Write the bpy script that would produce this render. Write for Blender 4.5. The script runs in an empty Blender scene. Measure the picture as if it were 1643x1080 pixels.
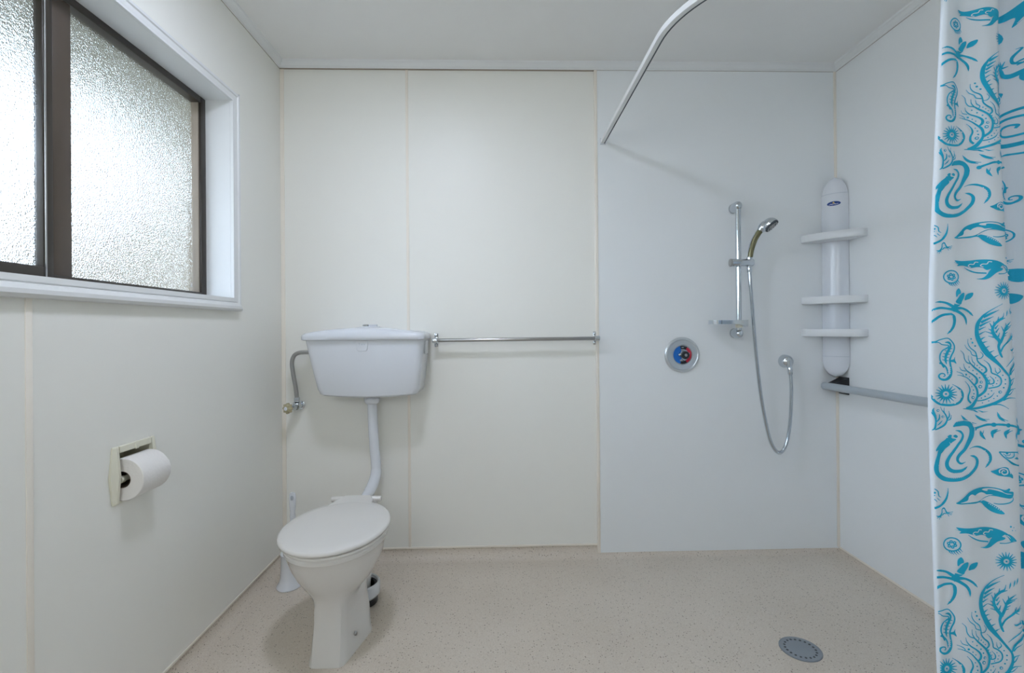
import bpy, bmesh, math, random
from mathutils import Vector, Matrix, geometry

PI = math.pi
random.seed(4)
scene = bpy.context.scene
COL = scene.collection

# ------------------------------------------------------------------ camera
cam_data = bpy.data.cameras.new('camera')
cam = bpy.data.objects.new('camera', cam_data)
COL.objects.link(cam)
cam_data.sensor_fit = 'HORIZONTAL'
cam_data.sensor_width = 36.0
cam_data.lens = 781.58 * 36.0 / 1643
cam_data.shift_x = -0.00222
cam_data.shift_y = -0.00912
cam_data.clip_start = 0.02
R_ = Vector((0.99958704, -0.02768486, -0.00769992))
U_ = Vector((0.0076582, -0.00161268, 0.99996938))
F_ = Vector((0.02769643, 0.9996154, 0.0014))
cam.matrix_world = Matrix(((R_.x, U_.x, -F_.x, 0.0), (R_.y, U_.y, -F_.y, 0.0), (R_.z, U_.z, -F_.z, 1.10), (0, 0, 0, 1)))
scene.camera = cam

# ------------------------------------------------------------------ light
SKY = 12.5          # overcast daylight outside the window
LAMP = 112.0
REAR_FILL = 8.9   # added fill light on the rear wall, unseen behind the camera
world = bpy.data.worlds.new('sky')
scene.world = world
world.use_nodes = True
nt = world.node_tree
nt.nodes.clear()
wo = nt.nodes.new('ShaderNodeOutputWorld'); bg = nt.nodes.new('ShaderNodeBackground')
tc = nt.nodes.new('ShaderNodeTexCoord'); sp = nt.nodes.new('ShaderNodeSeparateXYZ'); cr = nt.nodes.new('ShaderNodeValToRGB')
mr = nt.nodes.new('ShaderNodeMapRange'); mr.inputs[1].default_value = -1.0
nt.links.new(tc.outputs['Generated'], sp.inputs[0]); nt.links.new(sp.outputs[2], mr.inputs[0])
nt.links.new(mr.outputs[0], cr.inputs[0]); nt.links.new(cr.outputs[0], bg.inputs[0]); nt.links.new(bg.outputs[0], wo.inputs[0])
els = cr.color_ramp.elements
els[0].position = 0.0; els[0].color = (0.16, 0.17, 0.15, 1)
els[1].position = 1.0; els[1].color = (0.55, 0.72, 1.0, 1)
for p_, c_ in ((0.49, (0.20, 0.21, 0.18, 1)), (0.51, (0.68, 0.81, 1.0, 1)), (0.7, (0.55, 0.73, 1.0, 1))):
    e_ = els.new(p_); e_.color = c_
bg.inputs[1].default_value = SKY
scene.cycles.max_bounces = 16
scene.cycles.diffuse_bounces = 8
scene.cycles.transmission_bounces = 10
scene.cycles.sample_clamp_indirect = 8
scene.cycles.use_denoising = True

sun_l = bpy.data.lights.new('sun', 'SUN'); sun_l.energy = 10.0; sun_l.color = (1.0, 0.90, 0.74); sun_l.angle = 0.01
sun_o = bpy.data.objects.new('sun', sun_l); COL.objects.link(sun_o)
sun_o.rotation_euler = Vector((-0.72, 0.25, -0.62)).to_track_quat('-Z', 'Y').to_euler()     # shines on the hedge, over the house
XL, XR, D, Y0 = -1.0354, 1.6388, 2.3332, -0.62
ZC = 2.362          # ceiling
DOOR = (0.72, 1.52, 0.0, 2.02)   # doorway in the rear wall: x0, x1, z0, z1
scene.view_settings.view_transform = 'Standard'
scene.view_settings.look = 'None'
scene.view_settings.gamma = 1
scene.view_settings.use_curve_mapping = False
scene.view_settings.exposure = -0.07

# ------------------------------------------------------------------ materials
def srgb(*c):
    o = []
    for v in c:
        v /= 255.0
        o.append(v / 12.92 if v <= 0.04045 else ((v + 0.055) / 1.055) ** 2.4)
    return tuple(o) + (1,)

def mat(name, color, rough=0.5, metal=0.0, vary=0.03, scale=6.0, bump=0.0, bscale=60.0, coat=0.0, trans=0.0, spec=0.5, ior=1.45):
    m = bpy.data.materials.new(name); m.use_nodes = True
    n = m.node_tree.nodes; l = m.node_tree.links; b = n['Principled BSDF']
    t = n.new('ShaderNodeTexCoord'); no = n.new('ShaderNodeTexNoise'); no.inputs['Scale'].default_value = scale
    no.inputs['Detail'].default_value = 4
    l.new(t.outputs['Object'], no.inputs['Vector'])
    ra = n.new('ShaderNodeValToRGB')
    ra.color_ramp.elements[0].position = 0.3; ra.color_ramp.elements[1].position = 0.7
    ra.color_ramp.elements[0].color = tuple(min(1, v * (1 - vary)) for v in color[:3]) + (1,)
    ra.color_ramp.elements[1].color = tuple(min(1, v * (1 + vary)) for v in color[:3]) + (1,)
    l.new(no.outputs['Fac'], ra.inputs[0]); l.new(ra.outputs[0], b.inputs['Base Color'])
    b.inputs['Roughness'].default_value = rough; b.inputs['Metallic'].default_value = metal
    b.inputs['Coat Weight'].default_value = coat; b.inputs['Transmission Weight'].default_value = trans
    b.inputs['Specular IOR Level'].default_value = spec; b.inputs['IOR'].default_value = ior
    if bump:
        n2 = n.new('ShaderNodeTexNoise'); n2.inputs['Scale'].default_value = bscale; l.new(t.outputs['Object'], n2.inputs['Vector'])
        bu = n.new('ShaderNodeBump'); bu.inputs['Strength'].default_value = bump; bu.inputs['Distance'].default_value = 0.002
        l.new(n2.outputs['Fac'], bu.inputs['Height']); l.new(bu.outputs[0], b.inputs['Normal'])
    return m

M = {}
M['panel'] = mat('wall_panel_laminate', (0.83, 0.825, 0.78, 1), 0.42, vary=0.006, scale=2.0, bump=0.05, bscale=9)
M['shower'] = mat('shower_panel_laminate', (0.815, 0.84, 0.855, 1), 0.42, vary=0.006, scale=2.0, bump=0.05, bscale=9)
M['strip'] = mat('cream_joint_strip', (0.84, 0.79, 0.71, 1), 0.4)
M['grout'] = mat('dark_sealant', (0.34, 0.29, 0.24, 1), 0.7)
M['ceiling'] = mat('ceiling_paint', (0.82, 0.82, 0.81, 1), 0.6, vary=0.01)
M['trim'] = mat('white_trim_paint', (0.76, 0.775, 0.78, 1), 0.3, vary=0.008)
M['alu'] = mat('bronze_aluminium', (0.035, 0.028, 0.022, 1), 0.35, 0.0, vary=0.1)
M['alu2'] = mat('brown_mullion', (0.085, 0.065, 0.05, 1), 0.38, 0.0, vary=0.08)
M['seat'] = mat('seat_plastic', (0.76, 0.745, 0.72, 1), 0.18, vary=0.008)
M['ceramic'] = mat('white_ceramic', (0.74, 0.73, 0.715, 1), 0.09, vary=0.008, coat=0.3)
M['plastic'] = mat('white_plastic', (0.70, 0.725, 0.77, 1), 0.2, vary=0.008)
M['plastic_m'] = mat('moulded_white_plastic', (0.74, 0.76, 0.78, 1), 0.3, vary=0.008)
M['cream'] = mat('cream_plastic', (0.74, 0.72, 0.60, 1), 0.3, vary=0.02)
M['chrome'] = mat('chrome', (0.62, 0.66, 0.70, 1), 0.12, 1.0, vary=0.02)
M['satin'] = mat('satin_steel', (0.46, 0.46, 0.46, 1), 0.28, 1.0, vary=0.05)
M['brushed'] = mat('brushed_plate', (0.66, 0.69, 0.71, 1), 0.32, 0.85, vary=0.04)
M['dark'] = mat('black_plastic', (0.018, 0.02, 0.024, 1), 0.4)
M['grey'] = mat('grey_rail_coating', (0.42, 0.47, 0.51, 1), 0.35)
M['darkgrey'] = mat('dark_grey_rubber', (0.07, 0.085, 0.10, 1), 0.45)
M['paper'] = mat('tissue_paper', (0.80, 0.78, 0.76, 1), 0.9, bump=0.3, bscale=140)
M['card'] = mat('brown_card', (0.16, 0.12, 0.09, 1), 0.9)
M['olive'] = mat('olive_grip', (0.17, 0.16, 0.085, 1), 0.22, metal=0.3)
M['blue'] = mat('blue_dial', (0.01, 0.15, 0.55, 1), 0.3)
M['red'] = mat('red_dial', (0.55, 0.02, 0.05, 1), 0.3)
M['navy'] = mat('navy_badge', (0.01, 0.05, 0.24, 1), 0.3)
M['white'] = mat('badge_white', (0.75, 0.78, 0.85, 1), 0.4)
M['yellow'] = mat('badge_yellow', (0.6, 0.42, 0.08, 1), 0.4)
M['drain'] = mat('drain_grey', (0.26, 0.29, 0.32, 1), 0.4, metal=0.2, vary=0.06)
M['knob'] = mat('aged_cream_knob', (0.42, 0.38, 0.24, 1), 0.25, vary=0.1)
M['hedge'] = mat('hedge_leaf', (0.085, 0.08, 0.065, 1), 0.8, vary=0.35, scale=20)
M['soffit'] = mat('eave_paint', (0.30, 0.30, 0.27, 1), 0.7)
M['timber'] = mat('fence_timber', (0.20, 0.16, 0.12, 1), 0.8, vary=0.2, scale=12)
M['concrete'] = mat('outside_ground', (0.20, 0.20, 0.18, 1), 0.9, vary=0.1)
M['logo'] = mat('embossed_mark', (0.45, 0.50, 0.56, 1), 0.4)

def vinyl():
    m = mat('speckled_vinyl', (0.5, 0.45, 0.4, 1), 0.42, bump=0.05, bscale=120, spec=0.35)
    n = m.node_tree.nodes; l = m.node_tree.links; b = n['Principled BSDF']
    t = n.new('ShaderNodeTexCoord')
    big = n.new('ShaderNodeTexNoise'); big.inputs['Scale'].default_value = 2.2; big.inputs['Detail'].default_value = 3
    l.new(t.outputs['Object'], big.inputs['Vector'])
    c0 = n.new('ShaderNodeValToRGB'); c0.color_ramp.elements[0].position = 0.35; c0.color_ramp.elements[1].position = 0.68
    c0.color_ramp.elements[0].color = (0.60, 0.53, 0.45, 1); c0.color_ramp.elements[1].color = (0.645, 0.575, 0.495, 1)
    l.new(big.outputs['Fac'], c0.inputs[0])
    col = c0.outputs[0]
    for sc, th, cc, fac in ((300, 0.26, (0.74, 0.70, 0.64, 1), 0.5), (230, 0.22, (0.36, 0.30, 0.24, 1), 0.45), (120, 0.165, (0.16, 0.12, 0.09, 1), 0.7)):
        v = n.new('ShaderNodeTexVoronoi'); v.inputs['Scale'].default_value = sc
        l.new(t.outputs['Object'], v.inputs['Vector'])
        # only some cells carry a fleck
        s = n.new('ShaderNodeSeparateColor'); l.new(v.outputs['Color'], s.inputs[0])
        g = n.new('ShaderNodeMath'); g.operation = 'GREATER_THAN'; g.inputs[1].default_value = 0.62 if sc > 150 else 0.74; l.new(s.outputs[0], g.inputs[0])
        k = n.new('ShaderNodeMath'); k.operation = 'LESS_THAN'; k.inputs[1].default_value = th * 1.6; l.new(v.outputs['Distance'], k.inputs[0])
        mu = n.new('ShaderNodeMath'); mu.operation = 'MULTIPLY'; l.new(g.outputs[0], mu.inputs[0]); l.new(k.outputs[0], mu.inputs[1])
        m2 = n.new('ShaderNodeMath'); m2.operation = 'MULTIPLY'; m2.inputs[1].default_value = fac; l.new(mu.outputs[0], m2.inputs[0])
        mx = n.new('ShaderNodeMix'); mx.data_type = 'RGBA'; l.new(m2.outputs[0], mx.inputs[0]); l.new(col, mx.inputs[6]); mx.inputs[7].default_value = cc
        col = mx.outputs[2]
    l.new(col, b.inputs['Base Color'])
    return m
M['vinyl'] = vinyl()

def frosted():
    m = bpy.data.materials.new('frosted_glass'); m.use_nodes = True
    n = m.node_tree.nodes; l = m.node_tree.links; b = n['Principled BSDF']
    b.inputs['Base Color'].default_value = (0.97, 0.94, 0.87, 1); b.inputs['Roughness'].default_value = 0.10
    b.inputs['Transmission Weight'].default_value = 1.0; b.inputs['IOR'].default_value = 1.42
    t = n.new('ShaderNodeTexCoord'); no = n.new('ShaderNodeTexNoise'); no.inputs['Scale'].default_value = 255; no.inputs['Detail'].default_value = 2
    l.new(t.outputs['Object'], no.inputs['Vector'])
    bu = n.new('ShaderNodeBump'); bu.inputs['Strength'].default_value = 0.7; bu.inputs['Distance'].default_value = 0.003
    l.new(no.outputs['Fac'], bu.inputs['Height']); l.new(bu.outputs[0], b.inputs['Normal'])
    return m
M['frosted'] = frosted()

def cloth(name, color, tr):
    m = bpy.data.materials.new(name); m.use_nodes = True
    n = m.node_tree.nodes; l = m.node_tree.links; b = n['Principled BSDF']; out = n['Material Output']
    b.inputs['Base Color'].default_value = color; b.inputs['Roughness'].default_value = 0.65
    t = n.new('ShaderNodeTexCoord'); w = n.new('ShaderNodeTexNoise'); w.inputs['Scale'].default_value = 7
    l.new(t.outputs['Object'], w.inputs['Vector'])
    bu = n.new('ShaderNodeBump'); bu.inputs['Strength'].default_value = 0.12; bu.inputs['Distance'].default_value = 0.02
    l.new(w.outputs['Fac'], bu.inputs['Height']); l.new(bu.outputs[0], b.inputs['Normal'])
    ts = n.new('ShaderNodeBsdfTranslucent'); ts.inputs[0].default_value = color
    mx = n.new('ShaderNodeMixShader'); mx.inputs[0].default_value = tr
    l.new(b.outputs[0], mx.inputs[1]); l.new(ts.outputs[0], mx.inputs[2]); l.new(mx.outputs[0], out.inputs[0])
    return m
M['cloth'] = cloth('curtain_cloth', (0.86, 0.925, 1.0, 1), 0.12)
M['ink'] = cloth('curtain_ink', (0.004, 0.47, 0.74, 1), 0.1)

def emit(name, color, s):
    m = bpy.data.materials.new(name); m.use_nodes = True
    b = m.node_tree.nodes['Principled BSDF']; b.inputs['Emission Color'].default_value = color; b.inputs['Emission Strength'].default_value = s
    b.inputs['Base Color'].default_value = (0.8, 0.8, 0.8, 1)
    return m
M['lamp'] = emit('lit_diffuser', (0.76, 0.83, 1.0, 1), LAMP)
M['fill_glow'] = emit('rear_fill_diffuser', (0.86, 0.895, 0.90, 1), REAR_FILL)

# ------------------------------------------------------------------ helpers
def link(name, me, m=None, parent=None):
    o = bpy.data.objects.new(name, me); COL.objects.link(o)
    if m is not None:
        for mm in (m if isinstance(m, (list, tuple)) else [m]): me.materials.append(mm)
    if parent is not None: o.parent = parent
    return o

def ob(name, bm, m, parent=None, smooth=True, angle=35):
    bmesh.ops.recalc_face_normals(bm, faces=bm.faces[:])
    if parent is not None:            # geometry is given in world coordinates
        inv = ORIG.get(parent.name, Vector((0, 0, 0)))
        bmesh.ops.translate(bm, verts=bm.verts[:], vec=-inv)
    me = bpy.data.meshes.new(name); bm.to_mesh(me); bm.free()
    if smooth:
        me.polygons.foreach_set('use_smooth', [True] * len(me.polygons))
        me.set_sharp_from_angle(angle=math.radians(angle))
    o = link(name, me, m, parent)
    if parent is not None: ORIG[o.name] = ORIG.get(parent.name, Vector((0, 0, 0)))
    return o
ORIG = {}
def empty(name, loc):
    o = bpy.data.objects.new(name, None); COL.objects.link(o); o.location = loc; o.empty_display_size = 0.05
    ORIG[o.name] = Vector(loc); return o
def tag(o, label=None, cat=None, group=None, kind=None):
    if label: o['label'] = label
    if cat: o['category'] = cat
    if group: o['group'] = group
    if kind: o['kind'] = kind
    return o

def bx(bm, x0, x1, y0, y1, z0, z1, bev=0.0, seg=2):
    r = bmesh.ops.create_cube(bm, size=1.0)
    vs = r['verts']
    for v in vs:
        v.co = Vector(((x0 + x1) / 2 + v.co.x * (x1 - x0), (y0 + y1) / 2 + v.co.y * (y1 - y0), (z0 + z1) / 2 + v.co.z * (z1 - z0)))
    if bev:
        es = list({e for v in vs for e in v.link_edges})
        bmesh.ops.bevel(bm, geom=es, offset=bev, segments=seg, affect='EDGES', profile=0.5)
    return bm
def box(*a, **k): return bx(bmesh.new(), *a, **k)

def rings(bm, rs, close=True, cap0=True, cap1=True):
    """loft a list of equal-length vertex loops"""
    L = [[bm.verts.new(p) for p in r] for r in rs]
    n = len(rs[0])
    for a, b in zip(L, L[1:]):
        for i in range(n if close else n - 1):
            j = (i + 1) % n
            bm.faces.new((a[i], a[j], b[j], b[i]))
    if cap0: bm.faces.new(L[0][::-1])
    if cap1: bm.faces.new(L[-1])
    return bm

def basis(d):
    d = Vector(d).normalized()
    a = Vector((0, 0, 1)) if abs(d.z) < 0.9 else Vector((1, 0, 0))
    x = a.cross(d).normalized(); y = d.cross(x)
    return x, y, d

def lathe(bm, prof, org, axis, n=32, squash=1.0):
    """prof = [(radius, distance along axis)]"""
    x, y, d = basis(axis); org = Vector(org); rs = []
    for r, t in prof:
        r = max(r, 1e-5)
        rs.append([org + d * t + (x * math.cos(2 * PI * i / n) + y * math.sin(2 * PI * i / n) * squash) * r for i in range(n)])
    return rings(bm, rs)

def cyl(bm, a, b, r, n=20, bev=0.0, r2=None):
    a, b = Vector(a), Vector(b); L = (b - a).length; r2 = r if r2 is None else r2
    if bev: pr = [(r - bev, 0), (r - bev * .3, bev * .3), (r, bev), (r2, L - bev), (r2 - bev * .3, L - bev * .3), (r2 - bev, L)]
    else: pr = [(r, 0), (r2, L)]
    return lathe(bm, pr, a, b - a, n)

def smooth_path(pts, n=8):
    P = [Vector(p) for p in pts]; out = []
    for i in range(len(P) - 1):
        p0 = P[i - 1] if i else P[0] * 2 - P[1]
        p1, p2 = P[i], P[i + 1]
        p3 = P[i + 2] if i + 2 < len(P) else P[-1] * 2 - P[-2]
        for k in range(n):
            t = k / n
            out.append(0.5 * ((2 * p1) + (p2 - p0) * t + (2 * p0 - 5 * p1 + 4 * p2 - p3) * t * t + (3 * p1 - p0 - 3 * p2 + p3) * t ** 3))
    out.append(P[-1]); return out

def frames(path):
    T = []
    for i in range(len(path)):
        a = path[max(i - 1, 0)]; b = path[min(i + 1, len(path) - 1)]
        T.append((b - a).normalized())
    x, y, _ = basis(T[0]); fr = [(x, y)]
    for i in range(1, len(path)):
        q = T[i - 1].rotation_difference(T[i]); x = q @ x; y = q @ y
        fr.append((x, y))
    return fr

def tube(bm, path, r, n=14):
    fr = frames(path); rs = []
    for i, p in enumerate(path):
        rr = r[i] if isinstance(r, (list, tuple)) else r
        x, y = fr[i]
        rs.append([p + (x * math.cos(2 * PI * k / n) + y * math.sin(2 * PI * k / n)) * rr for k in range(n)])
    return rings(bm, rs)

def resample(path, step):
    d = [0.0]
    for a, b in zip(path, path[1:]): d.append(d[-1] + (b - a).length)
    n = max(2, int(d[-1] / step)); out = []; j = 0
    for k in range(n + 1):
        s = d[-1] * k / n
        while j < len(d) - 2 and d[j + 1] < s: j += 1
        t = (s - d[j]) / max(1e-9, d[j + 1] - d[j]); out.append(path[j].lerp(path[j + 1], t))
    return out

def prism(bm, poly, fn, a, b):
    """extrude a 2D polygon: fn(p, t) -> 3D"""
    return rings(bm, [[fn(p, a) for p in poly], [fn(p, b) for p in poly]])

def text_curve(body, size, depth, name, m, parent, mw):
    c = bpy.data.curves.new(name, 'FONT'); c.body = body; c.size = size; c.extrude = depth; c.align_x = 'CENTER'; c.align_y = 'CENTER'
    t = bpy.data.objects.new(name, c); COL.objects.link(t)
    bpy.context.view_layer.update()
    dg = bpy.context.evaluated_depsgraph_get(); me = bpy.data.meshes.new_from_object(t.evaluated_get(dg))
    bpy.data.objects.remove(t); me.transform(mw)
    me.transform(Matrix.Translation(-ORIG.get(parent.name, Vector((0, 0, 0)))))
    me.materials.clear()
    return link(name, me, m, parent)
# ================================================================== THE ROOM
ZB, ZS, ZT = 0.0569, 0.0194, 2.3336
XA, XB, YS = -0.4399, 0.4661, 1.0958
T = 0.006
def struct(o, kind='structure'): o['kind'] = kind; return o

struct(ob('floor', box(XL - 0.12, XR + 0.12, Y0 - 0.7, D + 0.12, -0.06, 0.0), M['vinyl'], smooth=False))
struct(ob('ceiling', box(XL - 0.12, XR + 0.12, Y0 - 0.12, D + 0.12, ZC, ZC + 0.05), M['ceiling'], smooth=False))

# back wall: backing, three panels, joint strips
wb = struct(ob('wall_back', box(XL - 0.12, XR + 0.12, D + T, D + 0.12, -0.05, ZC + 0.02), M['panel'], smooth=False))
ob('wall_panel', box(XL, XA, D, D + T, ZB, ZC), M['panel'], wb, smooth=False)
ob('wall_panel', box(XA + 0.001, XB, D, D + T, ZB, ZC), M['panel'], wb, smooth=False)
ob('wall_panel', box(XB + 0.001, XR, D - 0.009, D + T, ZS, ZC), M['shower'], wb, smooth=False)
ob('joint_strip', box(XA - 0.006, XA + 0.007, D - 0.0022, D + 0.001, ZB, ZT, bev=0.0008), M['strip'], wb)
ob('joint_strip', box(XB - 0.010, XB + 0.004, D - 0.0115, D + 0.001, ZS, ZT, bev=0.001), M['strip'], wb)
ob('joint_strip', box(XL - 0.001, XL + 0.018, D - 0.003, D + 0.001, ZB + 0.01, ZT, bev=0.001), M['strip'], wb)
ob('corner_strip', box(XR - 0.013, XR + 0.001, D - 0.012, D - 0.006, ZS + 0.005, ZT, bev=0.001), M['strip'], wb)
ob('edge_strip', box(XL, XB - 0.006, D - 0.003, D + 0.001, ZB - 0.005, ZB + 0.004, bev=0.001), M['strip'], wb)
ob('sealant_line', box(XL, XR, D - 0.0096, D, ZT - 0.0014, ZT + 0.001), M['grout'], wb, smooth=False)

# left wall with the window opening
WY0, WY1, WZ0, WZ1 = 0.10, 1.902, 1.223, 1.984  # near end widened out of view to bring in more daylight
wl_bm = bmesh.new()
a0, a1 = XL - 0.14, XL - T
for q in ((Y0 - .12, WY0 - .02, -.05, ZC + .02), (WY1 + .02, D + .12, -.05, ZC + .02), (WY0 - .02, 1.338, -.05, WZ0 - .02), (1.464, WY1 + .02, -.05, WZ0 - .02), (1.338, 1.464, -.05, .636), (1.338, 1.464, .774, WZ0 - .02), (WY0 - .02, WY1 + .02, WZ1 + .02, ZC + .02)):
    bx(wl_bm, a0, a1, *q)
wl = struct(ob('wall_left', wl_bm, M['panel'], smooth=False))
bm = bmesh.new()
for q in ((YS + .001, 1.338, ZB, WZ0 - .02), (1.464, WY1 + .02, ZB, WZ0 - .02), (1.338, 1.464, ZB, .636), (1.338, 1.464, .774, WZ0 - .02), (YS + .001, WY1 + .02, WZ1 + .02, ZC), (WY1 + .02, D, ZB, ZC)):
    bx(bm, XL - T, XL, *q)
ob('wall_panel', bm, M['panel'], wl, smooth=False)
bm = bmesh.new()
for q in ((WY0 - .02, YS, ZB, WZ0 - .02), (WY0 - .02, YS, WZ1 + .02, ZC), (Y0, WY0 - .02, ZB, ZC)):
    bx(bm, XL - T, XL, *q)
ob('wall_panel', bm, M['panel'], wl, smooth=False)
ob('joint_strip', box(XL - 0.001, XL + 0.0022, YS - 0.007, YS + 0.009, ZB, 1.18, bev=0.0008), M['strip'], wl)
ob('joint_strip', box(XL - 0.001, XL + 0.0022, YS - 0.007, YS + 0.009, 2.035, ZT, bev=0.0008), M['strip'], wl)
ob('edge_strip', box(XL - 0.001, XL + 0.003, Y0, D, ZB - 0.005, ZB + 0.004, bev=0.001), M['strip'], wl)
ob('sealant_line', box(XL, XL + 0.0012, Y0, D, ZT - 0.0014, ZT + 0.001), M['grout'], wl, smooth=False)

# right wall
wr = struct(ob('wall_right', box(XR + T, XR + 0.12, Y0 - .12, D + 0.12, -0.05, ZC + 0.02), M['panel'], smooth=False))
ob('wall_panel', box(XR, XR + T, 1.16, D, ZS + 0.003, ZC), M['shower'], wr, smooth=False)
ob('wall_panel', box(XR, XR + T, Y0, 1.159, ZS + 0.003, ZC), M['panel'], wr, smooth=False)
ob('edge_strip', box(XR - 0.003, XR + 0.001, Y0, D, ZS - 0.002, ZS + 0.006, bev=0.001), M['strip'], wr)
ob('sealant_line', box(XR - 0.0012, XR, Y0, D, ZT - 0.0014, ZT + 0.001), M['grout'], wr, smooth=False)

# rear wall (behind the camera) with its closed door
struct(ob('wall_rear', box(XL - .12, XR + .12, Y0 - .12, Y0, -.05, ZC + .02), M['panel'], smooth=False))
wlp = tag(empty('rear_fill_panel', (-.52, Y0, 1.60)), 'wide added fill panel on the rear wall, unseen behind the camera', 'lamp')  # made-up glowing panel, added to brighten the room from behind
ob('back_plate', box(-.97, -.07, Y0, Y0 + .02, 1.40, 1.84, bev=.004), M['trim'], wlp)
ob('diffuser', box(-.93, -.11, Y0 + .02, Y0 + .055, 1.43, 1.81, bev=.010, seg=3), M['fill_glow'], wlp)
dj = struct(ob('door_1', box(DOOR[0], DOOR[1], Y0, Y0 + .012, 0.004, DOOR[3], bev=.002), M['trim']))
bm = bmesh.new()
bx(bm, DOOR[0] - .06, DOOR[0], Y0, Y0 + .018, 0, DOOR[3] + .06, bev=.003); bx(bm, DOOR[1], DOOR[1] + .06, Y0, Y0 + .018, 0, DOOR[3] + .06, bev=.003)
bx(bm, DOOR[0], DOOR[1], Y0, Y0 + .018, DOOR[3], DOOR[3] + .06, bev=.003)
ob('door_frame', bm, M['trim'], dj)
bm = bmesh.new(); cyl(bm, (DOOR[0] + .07, Y0 + .012, 1.0), (DOOR[0] + .07, Y0 + .06, 1.0), .009, 16); cyl(bm, (DOOR[0] + .06, Y0 + .058, 1.0), (DOOR[0] + .18, Y0 + .058, 1.0), .009, 16, .002)
ob('door_handle', bm, M['chrome'], dj)

# coved vinyl upstands
def cove(name, p0, p1, inward, r, top):
    p0, p1, w = Vector(p0), Vector(p1), Vector(inward)
    prof = [(0.0, -0.02), (r + .002, -0.02), (r + .002, 0.0004)]
    prof += [(r - r * math.sin(a), r - r * math.cos(a) + 0.0004) for a in [PI / 2 * k / 8 for k in range(9)]]
    prof += [(0.0005, top), (-0.002, top), (-0.002, -0.02)]
    bm = bmesh.new()
    rings(bm, [[p + w * q[0] + Vector((0, 0, q[1])) for q in prof] for p in (p0, p1)])
    return struct(ob(name, bm, M['vinyl'], angle=50))
cove('baseboard_back', (XL, D, 0), (XR, D, 0), (0, -1, 0), 0.045, ZB)
cove('baseboard_left', (XL, Y0, 0), (XL, D, 0), (1, 0, 0), 0.045, ZB)
cove('baseboard_right', (XR, Y0, 0), (XR, D, 0), (-1, 0, 0), 0.018, ZS + .002)

# cornices
def cornice(name, p0, p1, inward):
    p0, p1, w = Vector(p0), Vector(p1), Vector(inward)
    prof = [(0, ZT), (0.005, ZT), (0.008, ZT + .005), (0.011, ZT + .006), (0.020, ZT + .018), (0.024, ZT + .021), (0.026, ZT + .022), (0.030, ZC), (0, ZC)]
    bm = bmesh.new(); rings(bm, [[p + w * q[0] + Vector((0, 0, q[1])) for q in prof] for p in (p0, p1)])
    return struct(ob(name, bm, M['trim'], angle=25))
cornice('trim_1', (XL, D - .009, 0), (XR, D - .009, 0), (0, -1, 0))
cornice('trim_2', (XL, Y0, 0), (XL, D, 0), (1, 0, 0))
cornice('trim_3', (XR, Y0, 0), (XR, D, 0), (-1, 0, 0))

# ------------------------------------------------------------------ the window
win = struct(empty('window_1', (XL, (WY0 + WY1) / 2, WZ0)))
FX0, FX1 = XL - 0.135, XL - 0.092            # aluminium frame, outer to inner face
bm = bmesh.new()
bx(bm, FX0, XL, WY1, WY1 + .018, WZ0 - .018, WZ1 + .018); bx(bm, FX0, XL, WY0 - .018, WY0, WZ0 - .018, WZ1 + .018)
bx(bm, FX0, XL, WY0, WY1, WZ1, WZ1 + .018); bx(bm, FX0, XL, WY0, WY1, WZ0 - .018, WZ0)
ob('window_reveal', bm, M['trim'], win, smooth=False)
def mould(name, a, b, wdir, w, prof):
    """casing board running a -> b, its width along wdir, prof = [(fraction of width, height off the wall)]"""
    a, b, wd = Vector(a), Vector(b), Vector(wdir)
    bm = bmesh.new()
    e = (b - a).normalized(); rr = []
    for p, s in ((a, -1), (b, 1)):
        rr.append([p + wd * (q[0] * w) + e * (s * q[0] * w) + Vector((q[1], 0, 0)) for q in prof])
    rings(bm, rr)
    return ob(name, bm, M['trim'], win, angle=25)
PF = [(0, 0.0005), (0, .012), (.12, .0125), (.2, .010), (.42, .012), (.62, .013), (.70, .017), (.90, .018), (1, .013), (1, .0005)]
CW = 0.043
mould('window_casing', (XL, WY0, WZ1), (XL, WY1, WZ1), (0, 0, 1), CW * .85, PF)
mould('window_casing', (XL, WY1, WZ1), (XL, WY1, WZ0), (0, 1, 0), CW, PF)
mould('window_casing', (XL, WY0, WZ0), (XL, WY0, WZ1), (0, -1, 0), CW, PF)
PS = [(0, 0.0005), (0, .014), (.28, .015), (.34, .012), (.42, .018), (.62, .024), (.82, .024), (.97, .018), (1, .010), (1, .0005)]
mould('window_sill', (XL, WY1, WZ0), (XL, WY0, WZ0), (0, 0, -1), .050, PS)
# aluminium members
A, A2 = M['alu'], M['alu2']
ob('frame_stile', box(FX0, FX1, WY1 - .030, WY1, WZ0, WZ1, bev=.0015), A, win)
ob('frame_stile', box(FX0, FX1, WY0, WY0 + .030, WZ0, WZ1, bev=.0015), A, win)
ob('frame_rail', box(FX0, FX1, WY0 + .03, WY1 - .03, WZ1 - .024, WZ1, bev=.0015), A, win)
ob('frame_rail', box(FX0, FX1, WY0 + .03, WY1 - .03, WZ0, WZ0 + .020, bev=.0015), A, win)
ob('glazing_bead', box(FX0 + .005, FX1 - .008, WY1 - .035, WY1 - .029, WZ0 + .02, WZ1 - .022, bev=.001), M['grout'], win)
ob('mullion', box(FX0, FX1 - .004, 1.266, 1.320, WZ0 + .018, WZ1 - .022, bev=.002), A2, win)
sx0, sx1 = FX1 - .022, FX1 + .004
ob('sash_stile', box(sx0, sx1, 1.230, 1.258, WZ0 + .008, WZ1 - .012, bev=.002), A, win)
ob('mullion', box(FX0, FX1 - .004, .680, .734, WZ0 + .018, WZ1 - .022, bev=.002), A2, win)
ob('window_pane', box(FX0 + .010, FX0 + .014, WY0 + .029, .682, WZ0 + .018, WZ1 - .022), M['frosted'], win, smooth=False)
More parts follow.
